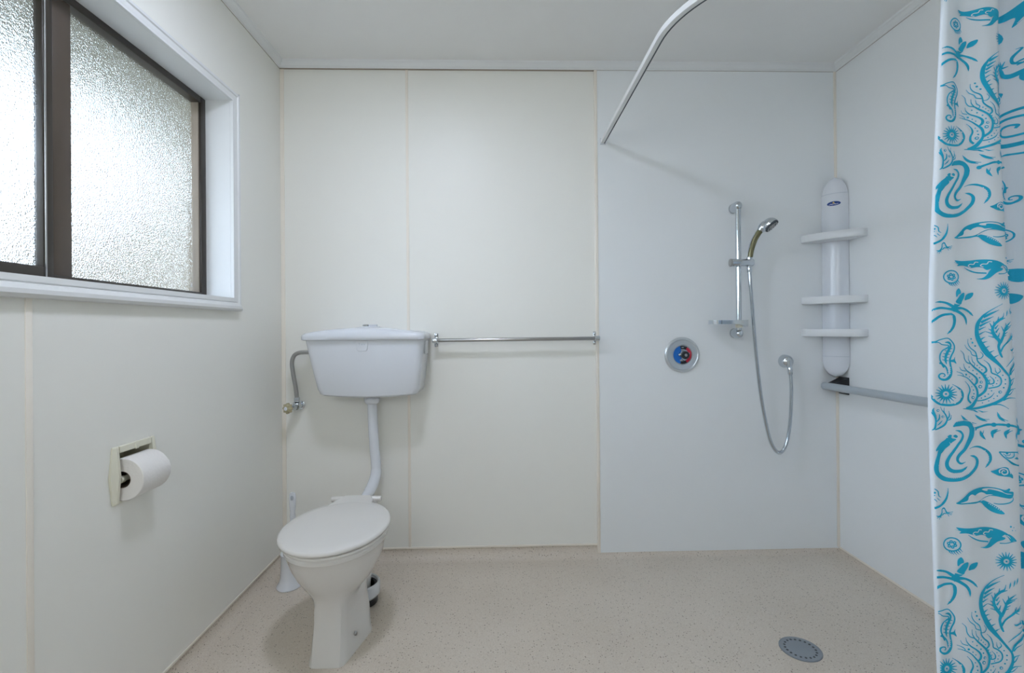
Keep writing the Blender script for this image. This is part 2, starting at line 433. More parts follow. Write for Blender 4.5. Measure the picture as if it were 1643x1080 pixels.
ob('sash_stile', box(sx0, sx1, .728, .756, WZ0 + .008, WZ1 - .012, bev=.002), A, win)
ob('sash_bead', box(sx1 - .002, sx1 + .003, 1.2335, 1.2375, WZ0 + .01, WZ1 - .014, bev=.001), M['satin'], win)
ob('sash_rail', box(sx0, sx1, .756, 1.232, WZ0 + .008, WZ0 + .037, bev=.002), A, win)
ob('sash_rail', box(sx0, sx1, .756, 1.232, WZ1 - .045, WZ1 - .012, bev=.002), A, win)
ob('window_pane', box(FX0 + .010, FX0 + .014, 1.318, WY1 - .031, WZ0 + .018, WZ1 - .022), M['frosted'], win, smooth=False)
ob('window_pane', box(sx0 + .006, sx0 + .010, .754, 1.234, WZ0 + .035, WZ1 - .043), M['frosted'], win, smooth=False)
# small maker's stamp etched in the lower corner of the pane
bm = bmesh.new()
for zz in (1.262, 1.267, 1.272): bx(bm, FX0 + .014, FX0 + .0146, WY1 - .050, WY1 - .040, zz, zz + .002)
ob('glass_stamp', bm, M['white'], win, smooth=False)

# outside: added hedge and overhang, shaped to dim what the frosted panes blur
g = struct(ob('ground', box(-9, XL - .3, -3, 9, -.30, -.20), M['concrete'], smooth=False))
bm = bmesh.new()
bmesh.ops.create_grid(bm, x_segments=60, y_segments=24, size=0.5)
for v in bm.verts:
    yy, zz = v.co.x, v.co.y + .5
    top = 1.45 + max(0, min(2.4, (yy * 9 + 2.2 - 3.0) * 1.5)) + .18 * math.sin(yy * 19) + .1 * math.sin(yy * 47)
    v.co = Vector((-4.2 + .35 * (zz ** 3) + max(0, (yy * 9 + 2.2 - 2.4) * .25) + random.uniform(-.12, .12), yy * 9 + 2.2, -.2 + zz * top + random.uniform(-.05, .05)))
hed = ob('hedge', bm, M['hedge'], smooth=False)
tag(hed, 'garden hedge added behind the frosted window to dim its panes', 'hedge', kind='stuff')
struct(ob('shade_eave', box(XL - 1.0, XL - .145, Y0, D + 1.2, 2.10, 2.20), M['soffit'], smooth=False))
# ================================================================== TOILET PAN
PX = -0.578
pan = tag(empty('toilet_pan', (PX, 1.80, 0)), 'white ceramic toilet pan with closed plastic lid standing on the vinyl floor', 'toilet')
N = 48
def egg(a, b, yc, z, back=1.0, p=2.0):
    o = []
    for i in range(N):
        t = 2 * PI * i / N; c, s = math.cos(t), math.sin(t)
        bb = b * (back if s > 0 else 1.0)
        o.append(Vector((PX + a * math.copysign(abs(c) ** (2 / p), c), yc + bb * math.copysign(abs(s) ** (2 / p), s), z)))
    return o
def trap(wf, wb, yf, yb, z):
    """trapezoid plan, narrow end to the front, slightly rounded corners, matched by angle"""
    ym = (yf + yb) / 2; out = []
    poly = [(wb, yb), (-wb, yb), (-wf, yf), (wf, yf)]
    for i in range(N):
        t = 2 * PI * i / N; d = (math.cos(t), math.sin(t)); best = None
        for k in range(4):
            (x1, y1), (x2, y2) = poly[k], poly[(k + 1) % 4]
            y1 -= ym; y2 -= ym; ex, ey = x2 - x1, y2 - y1
            den = d[0] * ey - d[1] * ex
            if abs(den) < 1e-9: continue
            s = (x1 * ey - y1 * ex) / den; u = (x1 * d[1] - y1 * d[0]) / den
            if s > 0 and -1e-6 <= u <= 1 + 1e-6: best = s if best is None else min(best, s)
        out.append(Vector((PX + d[0] * best, ym + d[1] * best, z)))
    sm = []
    for i in range(N):
        sm.append((out[i - 1] + out[i] * 2 + out[(i + 1) % N]) / 4)
    return sm
def mix(A_, B_, t): return [a.lerp(b, t) for a, b in zip(A_, B_)]
sec = [
    trap(.056, .104, 1.597, 1.815, 0.0), trap(.056, .103, 1.598, 1.815, 0.006), trap(.053, .098, 1.602, 1.83, .03),
    trap(.049, .088, 1.608, 1.84, .08), trap(.046, .080, 1.614, 1.845, .13), trap(.047, .077, 1.617, 1.85, .165),
    mix(trap(.052, .080, 1.612, 1.86, .195), egg(.082, .125, 1.735, .195), .45),
    mix(trap(.06, .09, 1.602, 1.88, .218), egg(.098, .142, 1.742, .218), .85),
    egg(.117, .160, 1.742, .245), egg(.134, .178, 1.740, .275), egg(.150, .194, 1.738, .310), egg(.157, .206, 1.735, .340),
    egg(.163, .213, 1.733, .362), egg(.167, .217, 1.732, .368), egg(.168, .218, 1.732, .378), egg(.164, .214, 1.732, .384),
    egg(.115, .165, 1.732, .384), egg(.108, .155, 1.732, .37), egg(.08, .12, 1.735, .28), egg(.03, .05, 1.76, .22)]
bm = bmesh.new(); rings(bm, sec)
pan_body = ob('pan', bm, M['ceramic'], pan, angle=28)
# rear deck that carries the hinges and the flush inlet
bm = bmesh.new(); bx(bm, PX - .098, PX + .072, 1.86, 2.035, .26, .384, bev=.025, seg=4)
ob('rear_deck', bm, M['ceramic'], pan)
bm = bmesh.new(); cyl(bm, (PX - .014, 2.02, .340), (PX - .013, 2.065, .357), .034, bev=.006)
ob('flush_inlet', bm, M['ceramic'], pan)
# trap bending down behind the foot
tp = smooth_path([(PX, 1.83, .20), (PX + .003, 1.90, .235), (PX + .006, 1.955, .20), (PX + .008, 1.975, .13), (PX + .006, 1.978, .045)], 8)
bm = bmesh.new(); tube(bm, tp, [.055] * 8 + [.052 - .0006 * i for i in range(len(tp) - 8)], 24)
ob('outlet_trap', bm, M['ceramic'], pan)
# seat
def slab(a, b, yc, z0, z1, r, back=1.0):
    return [egg(a - r, b - r, yc, z0, back), egg(a - r * .3, b - r * .3, yc, z0 + r * .3, back), egg(a, b, yc, z0 + r, back),
            egg(a, b, yc, z1 - r, back), egg(a - r * .3, b - r * .3, yc, z1 - r * .3, back), egg(a - r, b - r, yc, z1, back)]
bm = bmesh.new(); rings(bm, slab(.172, .224, 1.734, .3855, .3955, .004)); ob('seat', bm, M['seat'], pan)
ls = slab(.182, .232, 1.738, .3965, .414, .0075)
for k, (f, z) in enumerate(((.86, .4165), (.7, .4185), (.45, .420), (.2, .4205))): ls.append(egg(.1745 * f, .2245 * f, 1.738, z))
bm = bmesh.new(); rings(bm, ls); bmesh.ops.translate(bm, verts=bm.verts[:], vec=(-.006, 0, 0)); lid = ob('lid', bm, M['seat'], pan, angle=50)
bm = bmesh.new()
poly = [(-.088, 1.90), (.088, 1.90), (.070, 1.985), (.052, 2.028), (-.052, 2.028), (-.070, 1.985)]
rings(bm, [[Vector((PX - .014 + x * s, 1.95 + (y - 1.95) * s, z)) for x, y in poly] for s, z in ((.97, .3975), (1, .401), (1, .411), (.96, .4155))])
ob('hinge_flap', bm, M['seat'], lid)
bm = bmesh.new(); cyl(bm, (PX - .122, 2.022, .401), (PX + .080, 2.022, .401), .0115, 18, .003); ob('hinge_bar', bm, M['seat'], pan)
for sx in (-1, 1):
    bm = bmesh.new(); cyl(bm, (PX - .018 + sx * .070, 2.022, .384), (PX - .018 + sx * .070, 2.022, .402), .013, 18, .002); ob('hinge_post', bm, M['seat'], pan)
for (x, y, nx, ny) in ((PX + .0705, 1.695, 1, -.2), (PX - .0635, 1.668, -1, -.2)):
    d = Vector((nx, ny, .1)).normalized()
    c = Vector((x, y, .052))
    bm = bmesh.new(); lathe(bm, [(.0065, -.02), (.0068, .002), (.005, .004), (.001, .0045)], c, d, 14)
    ob('foot_screw', bm, M['satin'], pan)
# black floor seal and white connector cup behind the foot
cup = tag(empty('waste_connector', (PX + .006, 1.978, 0)), 'white pan connector cup on a black rubber ring behind the toilet foot', 'connector')
CX, CY = PX + .006, 1.978
bm = bmesh.new(); lathe(bm, [(.060, 0), (.067, .004), (.067, .022), (.060, .028), (.05, .028), (.05, 0)], (CX, CY, 0.0005), (0, 0, 1), 36); ob('rubber_seal', bm, M['dark'], cup)
bm = bmesh.new(); lathe(bm, [(.055, .026), (.068, .030), (.076, .040), (.077, .072), (.075, .082), (.070, .086), (.066, .082), (.066, .05), (.06, .04), (.05, .04)], (CX, CY, 0), (0, 0, 1), 36); ob('cup', bm, M['plastic'], cup)
bm = bmesh.new(); lathe(bm, [(.0655, .045), (.0655, .071), (.056, .071), (.056, .045)], (CX, CY, 0), (0, 0, 1), 36); ob('inner_seal', bm, M['dark'], cup)

# ================================================================== CISTERN
cis = tag(empty('toilet_cistern', (-.603, D, .80)), 'white plastic toilet cistern fixed on the back wall above the pan', 'cistern')
def crect(x0, x1, y0, y1, z, r, bow=0.0, n=6, zf=None):
    """rounded rectangle; the front (y0) side bows toward the room by bow"""
    pts = []
    xm, hw = (x0 + x1) / 2, (x1 - x0) / 2
    cs = [(x1 - r, y0 + r, -PI / 2), (x1 - .012, y1 - .012, 0), (x0 + .012, y1 - .012, PI / 2), (x0 + r, y0 + r, PI)]
    for ci, (cx, cy, a0) in enumerate(cs):
        rr = r if ci in (0, 3) else .012
        for k in range(n + 1):
            a = a0 + PI / 2 * k / n
            pts.append([cx + rr * math.cos(a), cy + rr * math.sin(a)])
    fr = []
    for k in range(1, 14):                      # front run, left to right
        t = k / 14; fr.append([x0 + r + (x1 - x0 - 2 * r) * t, y0])
    pts += fr
    out = []
    for x, y in pts:
        u = (x - xm) / hw; w = max(0, 1 - (y - y0) / max(1e-6, (y1 - y0)))
        zz = z if zf is None else z + zf(u, w)
        out.append(Vector((x, y - bow * (1 - u * u) * w, zz)))
    return out
yb = D - .001
belly = lambda u, w: -.010 * (1 - u * u) * 1.0
bs = [crect(-.770, -.405, 2.195, yb, .806, .02, .008, zf=belly), crect(-.792, -.382, 2.178, yb, .807, .02, .010, zf=belly),
      crect(-.803, -.371, 2.166, yb, .814, .025, .012, zf=lambda u, w: belly(u, w) * .9),
      crect(-.812, -.362, 2.158, yb, .835, .028, .012, zf=lambda u, w: belly(u, w) * .5), crect(-.833, -.351, 2.150, yb, .93, .028, .012),
      crect(-.848, -.345, 2.146, yb, 1.00, .028, .012), crect(-.858, -.341, 2.144, yb, 1.052, .028, .012)]
bm = bmesh.new(); rings(bm, bs); ob('tank', bm, M['plastic'], cis, angle=40)
dome = lambda h: (lambda u, w: h * (1 - abs(u) ** 2.6) * 1.0)
ld = [crect(-.864, -.339, 2.134, yb, 1.0515, .03, .012), crect(-.871, -.334, 2.128, yb, 1.0545, .03, .012), crect(-.872, -.333, 2.127, yb, 1.067, .03, .012, zf=dome(.002)),
      crect(-.870, -.335, 2.129, yb, 1.0745, .03, .012, zf=dome(.007)), crect(-.862, -.343, 2.137, yb, 1.081, .03, .012, zf=dome(.013)),
      crect(-.845, -.360, 2.152, yb, 1.0855, .03, .012, zf=dome(.017)), crect(-.80, -.405, 2.185, yb, 1.0895, .03, .008, zf=dome(.0175)), crect(-.70, -.505, 2.235, yb, 1.0925, .02, .0, zf=dome(.018))]
bm = bmesh.new(); rings(bm, ld); ob('cistern_lid', bm, M['plastic'], cis, angle=60)
bc = Vector((-.598, 2.245, 1.106))
bm = bmesh.new(); lathe(bm, [(.044, 0), (.046, .002), (.044, .0045), (.034, .006)], bc, (0, 0, 1), 32); bt = ob('flush_button_base', bm, M['plastic'], cis)
for s, mm, nm in ((-1, M['chrome'], 'flush_button'), (1, M['plastic'], 'flush_button')):
    bm = bmesh.new(); n = 14
    a0 = PI / 2 if s < 0 else -PI / 2
    loop = [Vector((bc.x + s * .002 + .031 * math.cos(a0 + PI * k / n), bc.y + .031 * math.sin(a0 + PI * k / n), 0)) for k in range(n + 1)]
    rings(bm, [[p + Vector((0, 0, z)) for p in loop] for z in (bc.z + .005, bc.z + .014)])
    ob(nm, bm, mm, cis)
# raised tongue plate with the maker's small embossed letters
def yfront(x, z):
    u = (x + .603) / .26
    return 2.1335 + .012 * (u * u) + (1.05 - z) * .045
bm = bmesh.new()
pl = [(-.0275, 1.050), (.0275, 1.050), (.0225, 1.010), (.017, 1.003), (-.017, 1.003), (-.0225, 1.010)]
rings(bm, [[Vector((-.603 + x * s, yfront(-.603, z) - o, 1.0265 + (z - 1.0265) * s)) for x, z in pl] for s, o in ((1.02, -.006), (1, .0025), (.93, .004))])
plate = ob('tongue_plate', bm, M['plastic'], cis)
mw = Matrix.Translation((-.603, yfront(-.603, 1.036) - .0042, 1.034)) @ Matrix.Rotation(PI / 2, 4, 'X')
text_curve('T o o', .013, .0004, 'embossed_letters', M['logo'], plate, mw)
bm = bmesh.new(); bx(bm, -.3435, -.336, 2.20, 2.26, .985, 1.045, bev=.003); ob('side_bracket', bm, M['plastic_m'], cis)
# nut and flush pipe
fp = tag(empty('flush_pipe', (-.592, 2.245, .43)), 'white flush pipe bending down from the cistern to the pan', 'pipe')
bm = bmesh.new()
rs_ = []
for t, r_ in ((0, .030), (.006, .033), (.024, .033), (.034, .026)):
    rs_.append([Vector((-.591 + (r_ + (.0018 if k % 2 and 0 < t < .03 else 0)) * math.cos(2 * PI * k / 48), 2.245 + (r_ + (.0018 if k % 2 and 0 < t < .03 else 0)) * math.sin(2 * PI * k / 48), .792 - t)) for k in range(48)])
rings(bm, rs_); nut = ob('pipe_nut', bm, M['plastic'], fp, angle=60)
bm = bmesh.new(); cyl(bm, (-.591, 2.245, .7905), (-.591, 2.245, .7985), .032, 32); ob('washer', bm, M['darkgrey'], nut)
pp = smooth_path([(-.591, 2.245, .78), (-.588, 2.245, .68), (-.582, 2.246, .56), (-.576, 2.246, .49), (-.574, 2.235, .435), (-.582, 2.185, .392), (-.590, 2.12, .370), (-.592, 2.05, .350)], 8)
bm = bmesh.new(); tube(bm, pp, [.0215 + .0006 * min(1, i / 20) + (.002 if 28 < i < 44 else 0) for i in range(len(pp))], 24); ob('pipe', bm, M['plastic'], fp)

# ================================================================== WATER STOP TAP
tap = tag(empty('stop_tap', (-.956, D, .745)), 'small chrome stop valve with aged cream scalloped knob left of the cistern', 'tap')
bm = bmesh.new(); lathe(bm, [(.020, 0), (.020, .004), (.013, .006), (.013, .04), (.015, .042), (.015, .06)], (-.948, D, .742), (0, -1, 0), 24); ob('wall_flange', bm, M['chrome'], tap)
bm = bmesh.new(); lathe(bm, [(.016, 0), (.018, .004), (.018, .026), (.014, .03)], (-.948, D - .042, .735), (0, -.25, .97), 20)
cyl(bm, (-.95, D - .055, .742), (-.966, D - .088, .742), .013, 18, .002); ob('valve_body', bm, M['chrome'], tap)
bm = bmesh.new(); kx = Vector((-.34, -.94, 0)).normalized(); k0 = Vector((-.966, D - .085, .742)); x_, y_, d_ = basis(kx)
rr_ = []
for t, r_ in ((0, .017), (.003, .022), (.016, .022), (.021, .016), (.022, .009)):
    rr_.append([k0 + d_ * t + (x_ * math.cos(2 * PI * k / 64) + y_ * math.sin(2 * PI * k / 64)) * (r_ * (1 + .12 * math.cos(8 * 2 * PI * k / 64))) for k in range(64)])
rings(bm, rr_); kn = ob('knob', bm, M['knob'], tap, angle=50)
bm = bmesh.new(); lathe(bm, [(.008, .021), (.009, .023), (.007, .0255), (.001, .026)], k0, kx, 20); ob('knob_cap', bm, M['plastic'], kn)
bm = bmesh.new(); lathe(bm, [(.011, 0), (.0125, .003), (.0125, .018), (.009, .024)], (-.946, D - .05, .765), (0, 0, 1), 6); ob('hex_nut', bm, M['chrome'], tap)
sp_ = smooth_path([(-.946, D - .05, .78), (-.949, D - .055, .83), (-.957, D - .06, .89), (-.962, D - .063, .945), (-.952, D - .065, .978), (-.930, D - .068, .992), (-.90, D - .07, .995), (-.83, D - .07, .995)], 10)
sup = tag(empty('supply_pipe', (-.946, D - .05, .78)), 'bent grey braided supply pipe rising from the stop valve into the cistern side', 'pipe')
bm = bmesh.new(); tube(bm, sp_, .0095, 16); ob('pipe', bm, M['satin'], sup)

# ================================================================== TOILET BRUSH
br = tag(empty('toilet_brush', (-.915, 2.13, 0)), 'white plastic toilet brush in its flared holder in the corner behind the pan', 'brush')
BX, BY = -.915, 2.13
bm = bmesh.new(); lathe(bm, [(.066, 0.0005), (.067, .004), (.063, .010), (.054, .022), (.048, .045), (.046, .08), (.045, .13), (.048, .14), (.045, .141), (.042, .135), (.042, .02)], (BX, BY, 0), (0, 0, 1), 40, .8); ob('holder', bm, M['plastic'], br)
bm = bmesh.new(); lathe(bm, [(.046, .136), (.047, .142), (.03, .152), (.012, .156)], (BX, BY, 0), (0, 0, 1), 32, .8); ob('collar', bm, M['plastic'], br)
bm = bmesh.new()
hs = []
for z, wx, wy in ((.15, .009, .009), (.20, .008, .008), (.235, .0125, .009), (.25, .0095, .008), (.265, .013, .009), (.28, .010, .008), (.295, .013, .009), (.31, .010, .008), (.33, .0125, .009), (.345, .014, .008), (.37, .0155, .007), (.388, .014, .007), (.397, .009, .006)):
    hs.append([Vector((BX + .012 + wx * math.cos(a), BY - .003 + wy * math.sin(a), z)) for a in [2 * PI * k / 20 for k in range(20)]])
rings(bm, hs); hd = ob('handle', bm, M['plastic'], br, angle=60)
bm = bmesh.new(); lathe(bm, [(.006, 0), (.007, .001), (.006, .002)], (BX + .012, BY - .0095, .376), (0, -1, 0), 16, 1.5); ob('hang_hole', bm, M['logo'], hd)

# ================================================================== ROLL HOLDER + ROLL
HY0, HY1, HZ0, HZ1 = 1.322, 1.476, .634, .789
rh = tag(empty('toilet_roll_holder', (XL, (HY0 + HY1) / 2, HZ0)), 'cream plastic recessed toilet roll holder on the left wall', 'holder')
bm = bmesh.new()
ym_, zm_ = (HY0 + HY1) / 2, (HZ0 + HZ1) / 2
# two faceted cheeks (deepest at mid height) and thin top and bottom bars
for outer, inner, sg in ((HY0, HY0 + .0150, -1), (HY1, HY1 - .0150, 1)):
    rr_ = []
    for z, dx, k in ((HZ0, .006, 0), (HZ0 + .004, .009, .002), (zm_, .016, .015), (HZ1 - .004, .009, .002), (HZ1, .006, 0)):
        o_ = outer + sg * k * .8
        rr_.append([Vector((XL + .0005, o_, z)), Vector((XL + dx * .5, o_, z)), Vector((XL + dx, outer * .6 + inner * .4, z)), Vector((XL + dx * .9, inner, z)), Vector((XL + .0005, inner, z))])
    rings(bm, rr_)
bx(bm, XL + .0005, XL + .010, HY0 + .018, HY1 - .018, .771, HZ1, bev=.002); bx(bm, XL + .0005, XL + .004, HY0 + .018, HY1 - .018, HZ0, .640, bev=.001)
ob('holder_frame', bm, M['cream'], rh, angle=20)
bm = bmesh.new()
bx(bm, XL - .076, XL - .073, 1.339, 1.463, .637, .773); bx(bm, XL - .075, XL + .001, 1.339, 1.342, .637, .773); bx(bm, XL - .075, XL + .001, 1.460, 1.463, .637, .773)
bx(bm, XL - .075, XL + .001, 1.339, 1.463, .637, .6385); bx(bm, XL - .075, XL + .001, 1.339, 1.463, .7715, .773)
ob('recess_cup', bm, M['cream'], rh, smooth=False)
bm = bmesh.new(); bx(bm, XL + .008, XL + .0125, ym_ - .007, ym_ + .006, .7695, HZ1 - .003, bev=.0015); ob('spring_tab', bm, M['cream'], rh)
RX, RZ, RR = -1.027, .6970, .0570
bm = bmesh.new(); cyl(bm, (RX - .004, 1.3425, RZ), (RX - .004, 1.3585, RZ), .0095, 20, .002); cyl(bm, (RX - .004, 1.358, RZ), (RX - .004, 1.4595, RZ), .0075, 20, .001)
ob('roller', bm, M['cream'], rh)

roll = tag(empty('toilet_roll', (RX, 1.40, RZ)), 'roll of white toilet paper held in the cream holder on the left wall', 'toilet paper')
n = 56
bm = bmesh.new(); rr_ = []
for y, r_ in ((1.3475, .0225), (1.3475, RR - .001), (1.3485, RR), (1.4545, RR), (1.4555, RR - .001), (1.4555, .0225)):
    rr_.append([Vector((RX + r_ * math.cos(2 * PI * k / n), y, RZ + r_ * math.sin(2 * PI * k / n))) for k in range(n)])
rr_.append(rr_[0]); rings(bm, rr_, cap0=False, cap1=False); bmesh.ops.remove_doubles(bm, verts=bm.verts[:], dist=1e-5)
ob('paper', bm, M['paper'], roll)
bm = bmesh.new(); rr_ = []
for y, r_ in ((1.3472, .0212), (1.3472, .0225), (1.4558, .0225), (1.4558, .0212), (1.3472, .0212)):
    rr_.append([Vector((RX + r_ * math.cos(2 * PI * k / 32), y, RZ + r_ * math.sin(2 * PI * k / 32))) for k in range(32)])
rings(bm, rr_, cap0=False, cap1=False); bmesh.ops.remove_doubles(bm, verts=bm.verts[:], dist=1e-5)
ob('cardboard_core', bm, M['card'], roll)
# the outermost sheet: a thin wrap that ends in a perforated edge and sags a little below
bm = bmesh.new(); a_, b_ = [], []
for k in range(60):
    t = math.radians(28 - k * 2.6); r_ = RR + .0008 + (.0035 * max(0, (k - 34) / 26) ** 1.5)
    a_.append((RX + r_ * math.cos(t), RZ + r_ * math.sin(t)))
loop = a_ + [(RX + (x - RX) * .988, RZ + (z - RZ) * .988) for x, z in a_[::-1]]
rings(bm, [[Vector((x, y, z)) for x, z in loop] for y in (1.3478, 1.4552)])
ob('outer_sheet', bm, M['paper'], roll)
# ================================================================== TOWEL RAIL
ty, tz = D - .060, 1.044
tr = tag(empty('towel_rail', (.06, D, tz)), 'thin steel towel rail on the back wall right of the cistern', 'towel rail')
bm = bmesh.new(); cyl(bm, (-.305, ty, 1.0445), (.447, ty, 1.0478), .0088, 18, .001); ob('rod', bm, M['satin'], tr)
for x, z, y1 in ((-.307, 1.0445, D), (.452, 1.0478, D)):
    bm = bmesh.new(); bx(bm, x - .0085, x + .0085, y1 - .003, y1, z - .032, z + .032, bev=.0014)
    cyl(bm, (x, y1 - .001, z), (x, y1 - .048, z), .0075, 16); lathe(bm, [(.0095, 0), (.0125, .003), (.0125, .021), (.0095, .024)], (x - .012, ty, z), (1, 0, 0), 20)
    bk = ob('bracket', bm, M['chrome'], tr)
    for s in (-1, 1):
        bm = bmesh.new(); lathe(bm, [(.0085, 0), (.0085, .002), (.006, .004), (.001, .0045)], (x, y1 - .003, z + s * .022), (0, -1, 0), 16); ob('screw', bm, M['chrome'], bk)

# ================================================================== SHOWER MIXER
SW = D - .009
MX, MZ = .870, .964
mx_ = tag(empty('shower_mixer', (MX, SW, MZ)), 'round steel shower mixer plate with blue and red dial on the shower wall', 'mixer')
bm = bmesh.new(); lathe(bm, [(.080, 0), (.0845, .003), (.0845, .008), (.080, .013), (.074, .014), (.071, .012), (.0475, .010), (.046, .007), (.044, .007)], (MX, SW, MZ), (0, -1, 0), 64); ob('face_plate', bm, M['brushed'], mx_, angle=25)
def sector(r0, r1, a0, a1, y, th, cx=MX, cz=MZ, n=16):
    bm = bmesh.new(); P_ = []
    for k in range(n + 1):
        a = math.radians(a0 + (a1 - a0) * k / n); P_.append((r1 * math.cos(a), r1 * math.sin(a)))
    for k in range(n, -1, -1):
        a = math.radians(a0 + (a1 - a0) * k / n); P_.append((r0 * math.cos(a), r0 * math.sin(a)))
    return rings(bm, [[Vector((cx + x, yy, cz + z)) for x, z in P_] for yy in (y, y - th)])
ym2 = SW - .0085
ob('dial_blue', sector(.014, .0435, 105, 255, ym2, .003), M['blue'], mx_)
ob('dial_red', sector(.030, .0435, -60, 58, ym2, .003), M['red'], mx_)
ob('dial_chrome', sector(.012, .030, -100, 100, ym2, .0025), M['chrome'], mx_)
ob('dial_black', sector(.028, .0435, 58, 105, ym2, .003), M['dark'], mx_)
ob('dial_black', sector(.030, .0435, 255, 300, ym2, .003), M['dark'], mx_)
# lever with lobes, black hub and grey pin
bm = bmesh.new(); pts = []
for k in range(60):
    a = 2 * PI * k / 60; r_ = .0215 + .006 * max(0, math.cos(3 * (a - .35))) ** 2
    pts.append((MX + .006 + r_ * math.cos(a), MZ - .001 + r_ * math.sin(a)))
rings(bm, [[Vector((MX + .006 + (x - MX - .006) * s, y, MZ + (z - MZ) * s)) for x, z in pts] for y, s in ((SW - .011, .95), (SW - .020, 1), (SW - .026, .93))]); lv = ob('knob', bm, M['chrome'], mx_)
bm = bmesh.new(); lathe(bm, [(.0175, .024), (.0185, .026), (.0185, .034), (.016, .037)], (MX + .007, SW, MZ), (0, -1, 0), 32); hub = ob('hub', bm, M['dark'], mx_)
bm = bmesh.new(); lathe(bm, [(.0065, .036), (.007, .038), (.006, .040), (.001, .0405)], (MX + .007, SW, MZ), (0, -1, 0), 20); ob('hub_pin', bm, M['satin'], hub)
bm = bmesh.new(); lathe(bm, [(.007, .010), (.008, .018), (.006, .024), (.001, .026)], (MX - .017, SW, MZ + .001), (0, -1, 0), 20); ob('stop_button', bm, M['chrome'], mx_)
for x, z in ((MX + .001, MZ + .024), (MX - .005, MZ - .026)):
    bm = bmesh.new(); bx(bm, x - .008, x + .006, SW - .016, SW - .010, z - .0035, z + .0035, bev=.0015); ob('index_tab', bm, M['satin'], mx_)
ob('dial_mark', box(MX - .004, MX + .006, SW - .0121, SW - .0112, MZ + .0345, MZ + .037), M['white'], mx_, smooth=False)

# ================================================================== SLIDE BAR, HANDSET, SOAP TRAY, HOSE
BX2, BY2 = 1.120, D - .072
sb = tag(empty('shower_slide_bar', (BX2, SW, 1.06)), 'chrome shower slide bar with end brackets on the back wall beside the shelves', 'slide bar')
bm = bmesh.new(); cyl(bm, (BX2, BY2, 1.075), (BX2, BY2, 1.672), .0118, 22); ob('bar', bm, M['chrome'], sb)
for z, up_ in ((1.666, 1), (1.066, -1)):
    bm = bmesh.new()
    # drop-shaped arm from the wall to the bar
    rr_ = []
    for y, r_ in ((SW, .0195), (SW - .004, .0225), (BY2 + .012, .0215), (BY2 - .004, .0195), (BY2 - .014, .015), (BY2 - .019, .008)):
        rr_.append([Vector((BX2 + .004 * (y - BY2) / .06 + r_ * .95 * math.cos(a), y, z + r_ * 1.08 * math.sin(a))) for a in [2 * PI * k / 28 for k in range(28)]])
    rings(bm, rr_); eb = ob('end_bracket', bm, M['chrome'], sb, angle=50)
bm = bmesh.new(); cyl(bm, (1.074, BY2 - .012, 1.397), (1.082, BY2 - .012, 1.397), .0185, 24, .002); scap = ob('clamp_knob', bm, M['satin'], sb)
bm = bmesh.new(); cyl(bm, (1.080, BY2 - .012, 1.397), (1.183, BY2 - .012, 1.397), .0178, 28, .003); slider = ob('slider', bm, M['chrome'], sb)
bm = bmesh.new(); lathe(bm, [(.0110, 0), (.0125, .004), (.0135, .022), (.0130, .028)], (1.166, BY2 - .012, 1.394), (.02, -.05, 1), 24); ob('handset_cradle', bm, M['chrome'], slider)
# handset
hp = smooth_path([(1.166, BY2 - .013, 1.376), (1.1665, BY2 - .014, 1.412), (1.171, BY2 - .018, 1.455), (1.182, BY2 - .024, 1.497), (1.198, BY2 - .031, 1.530), (1.214, BY2 - .037, 1.552)], 8)
hsx = tag(empty('shower_handset', (1.166, BY2 - .012, 1.39)), 'chrome shower handset with olive grip held in the slide bar clamp', 'shower head')
bm = bmesh.new(); tube(bm, hp, [.0085 + .0045 * min(1, i / 18) for i in range(len(hp))], 20); ob('handle', bm, M['chrome'], hsx)
gp = hp[10:-4]
bm = bmesh.new(); rr_ = []; fr = frames(gp)
for i, p in enumerate(gp):
    x, y = fr[i]; q = []
    for k in range(20):
        d = x * math.cos(2 * PI * k / 20) + y * math.sin(2 * PI * k / 20); q.append(p + Vector((.0004, -.0016, 0)) + d * (.0118 + .0012 * min(1, i / 12)))
    rr_.append(q)
rings(bm, rr_); ob('grip', bm, M['olive'], hsx)
hc = Vector((1.249, BY2 - .050, 1.563)); hn = Vector((.50, -.42, -.76)).normalized()
bm = bmesh.new(); lathe(bm, [(.0335, .0), (.0345, -.004), (.0335, -.012), (.029, -.022), (.020, -.031), (.009, -.036), (.001, -.037)], hc, hn, 36)
ob('head_shell', bm, M['chrome'], hsx, angle=60)
bm = bmesh.new(); tube(bm, smooth_path([hp[-6], hp[-1], hc - hn * .016 + Vector((-.008, 0, 0))], 6), [.0135, .0145, .0155, .0165, .0175, .019, .020, .0205, .021, .021, .021, .020, .016], 20); ob('neck', bm, M['chrome'], hsx)
bm = bmesh.new(); lathe(bm, [(.0325, -.003), (.0345, .001), (.0335, .006), (.028, .008)], hc, hn, 36); sf = ob('spray_face', bm, M['darkgrey'], hsx)
bm = bmesh.new(); lathe(bm, [(.0255, .0075), (.0255, .0095), (.0215, .0095), (.0215, .0075)], hc, hn, 32); ob('spray_ring', bm, M['satin'], sf)
bm = bmesh.new(); lathe(bm, [(.014, .0075), (.013, .0105), (.010, .0115), (.001, .0115)], hc, hn, 28); ob('spray_hub', bm, M['satin'], sf)
x_, y_, d_ = basis(hn)
for k in range(16):
    a = 2 * PI * k / 16; c = hc + (x_ * math.cos(a) + y_ * math.sin(a)) * .030
    bm = bmesh.new(); lathe(bm, [(.0021, .005), (.0017, .0098), (.001, .010)], c, hn, 8); ob('nozzle', bm, M['dark'], sf)
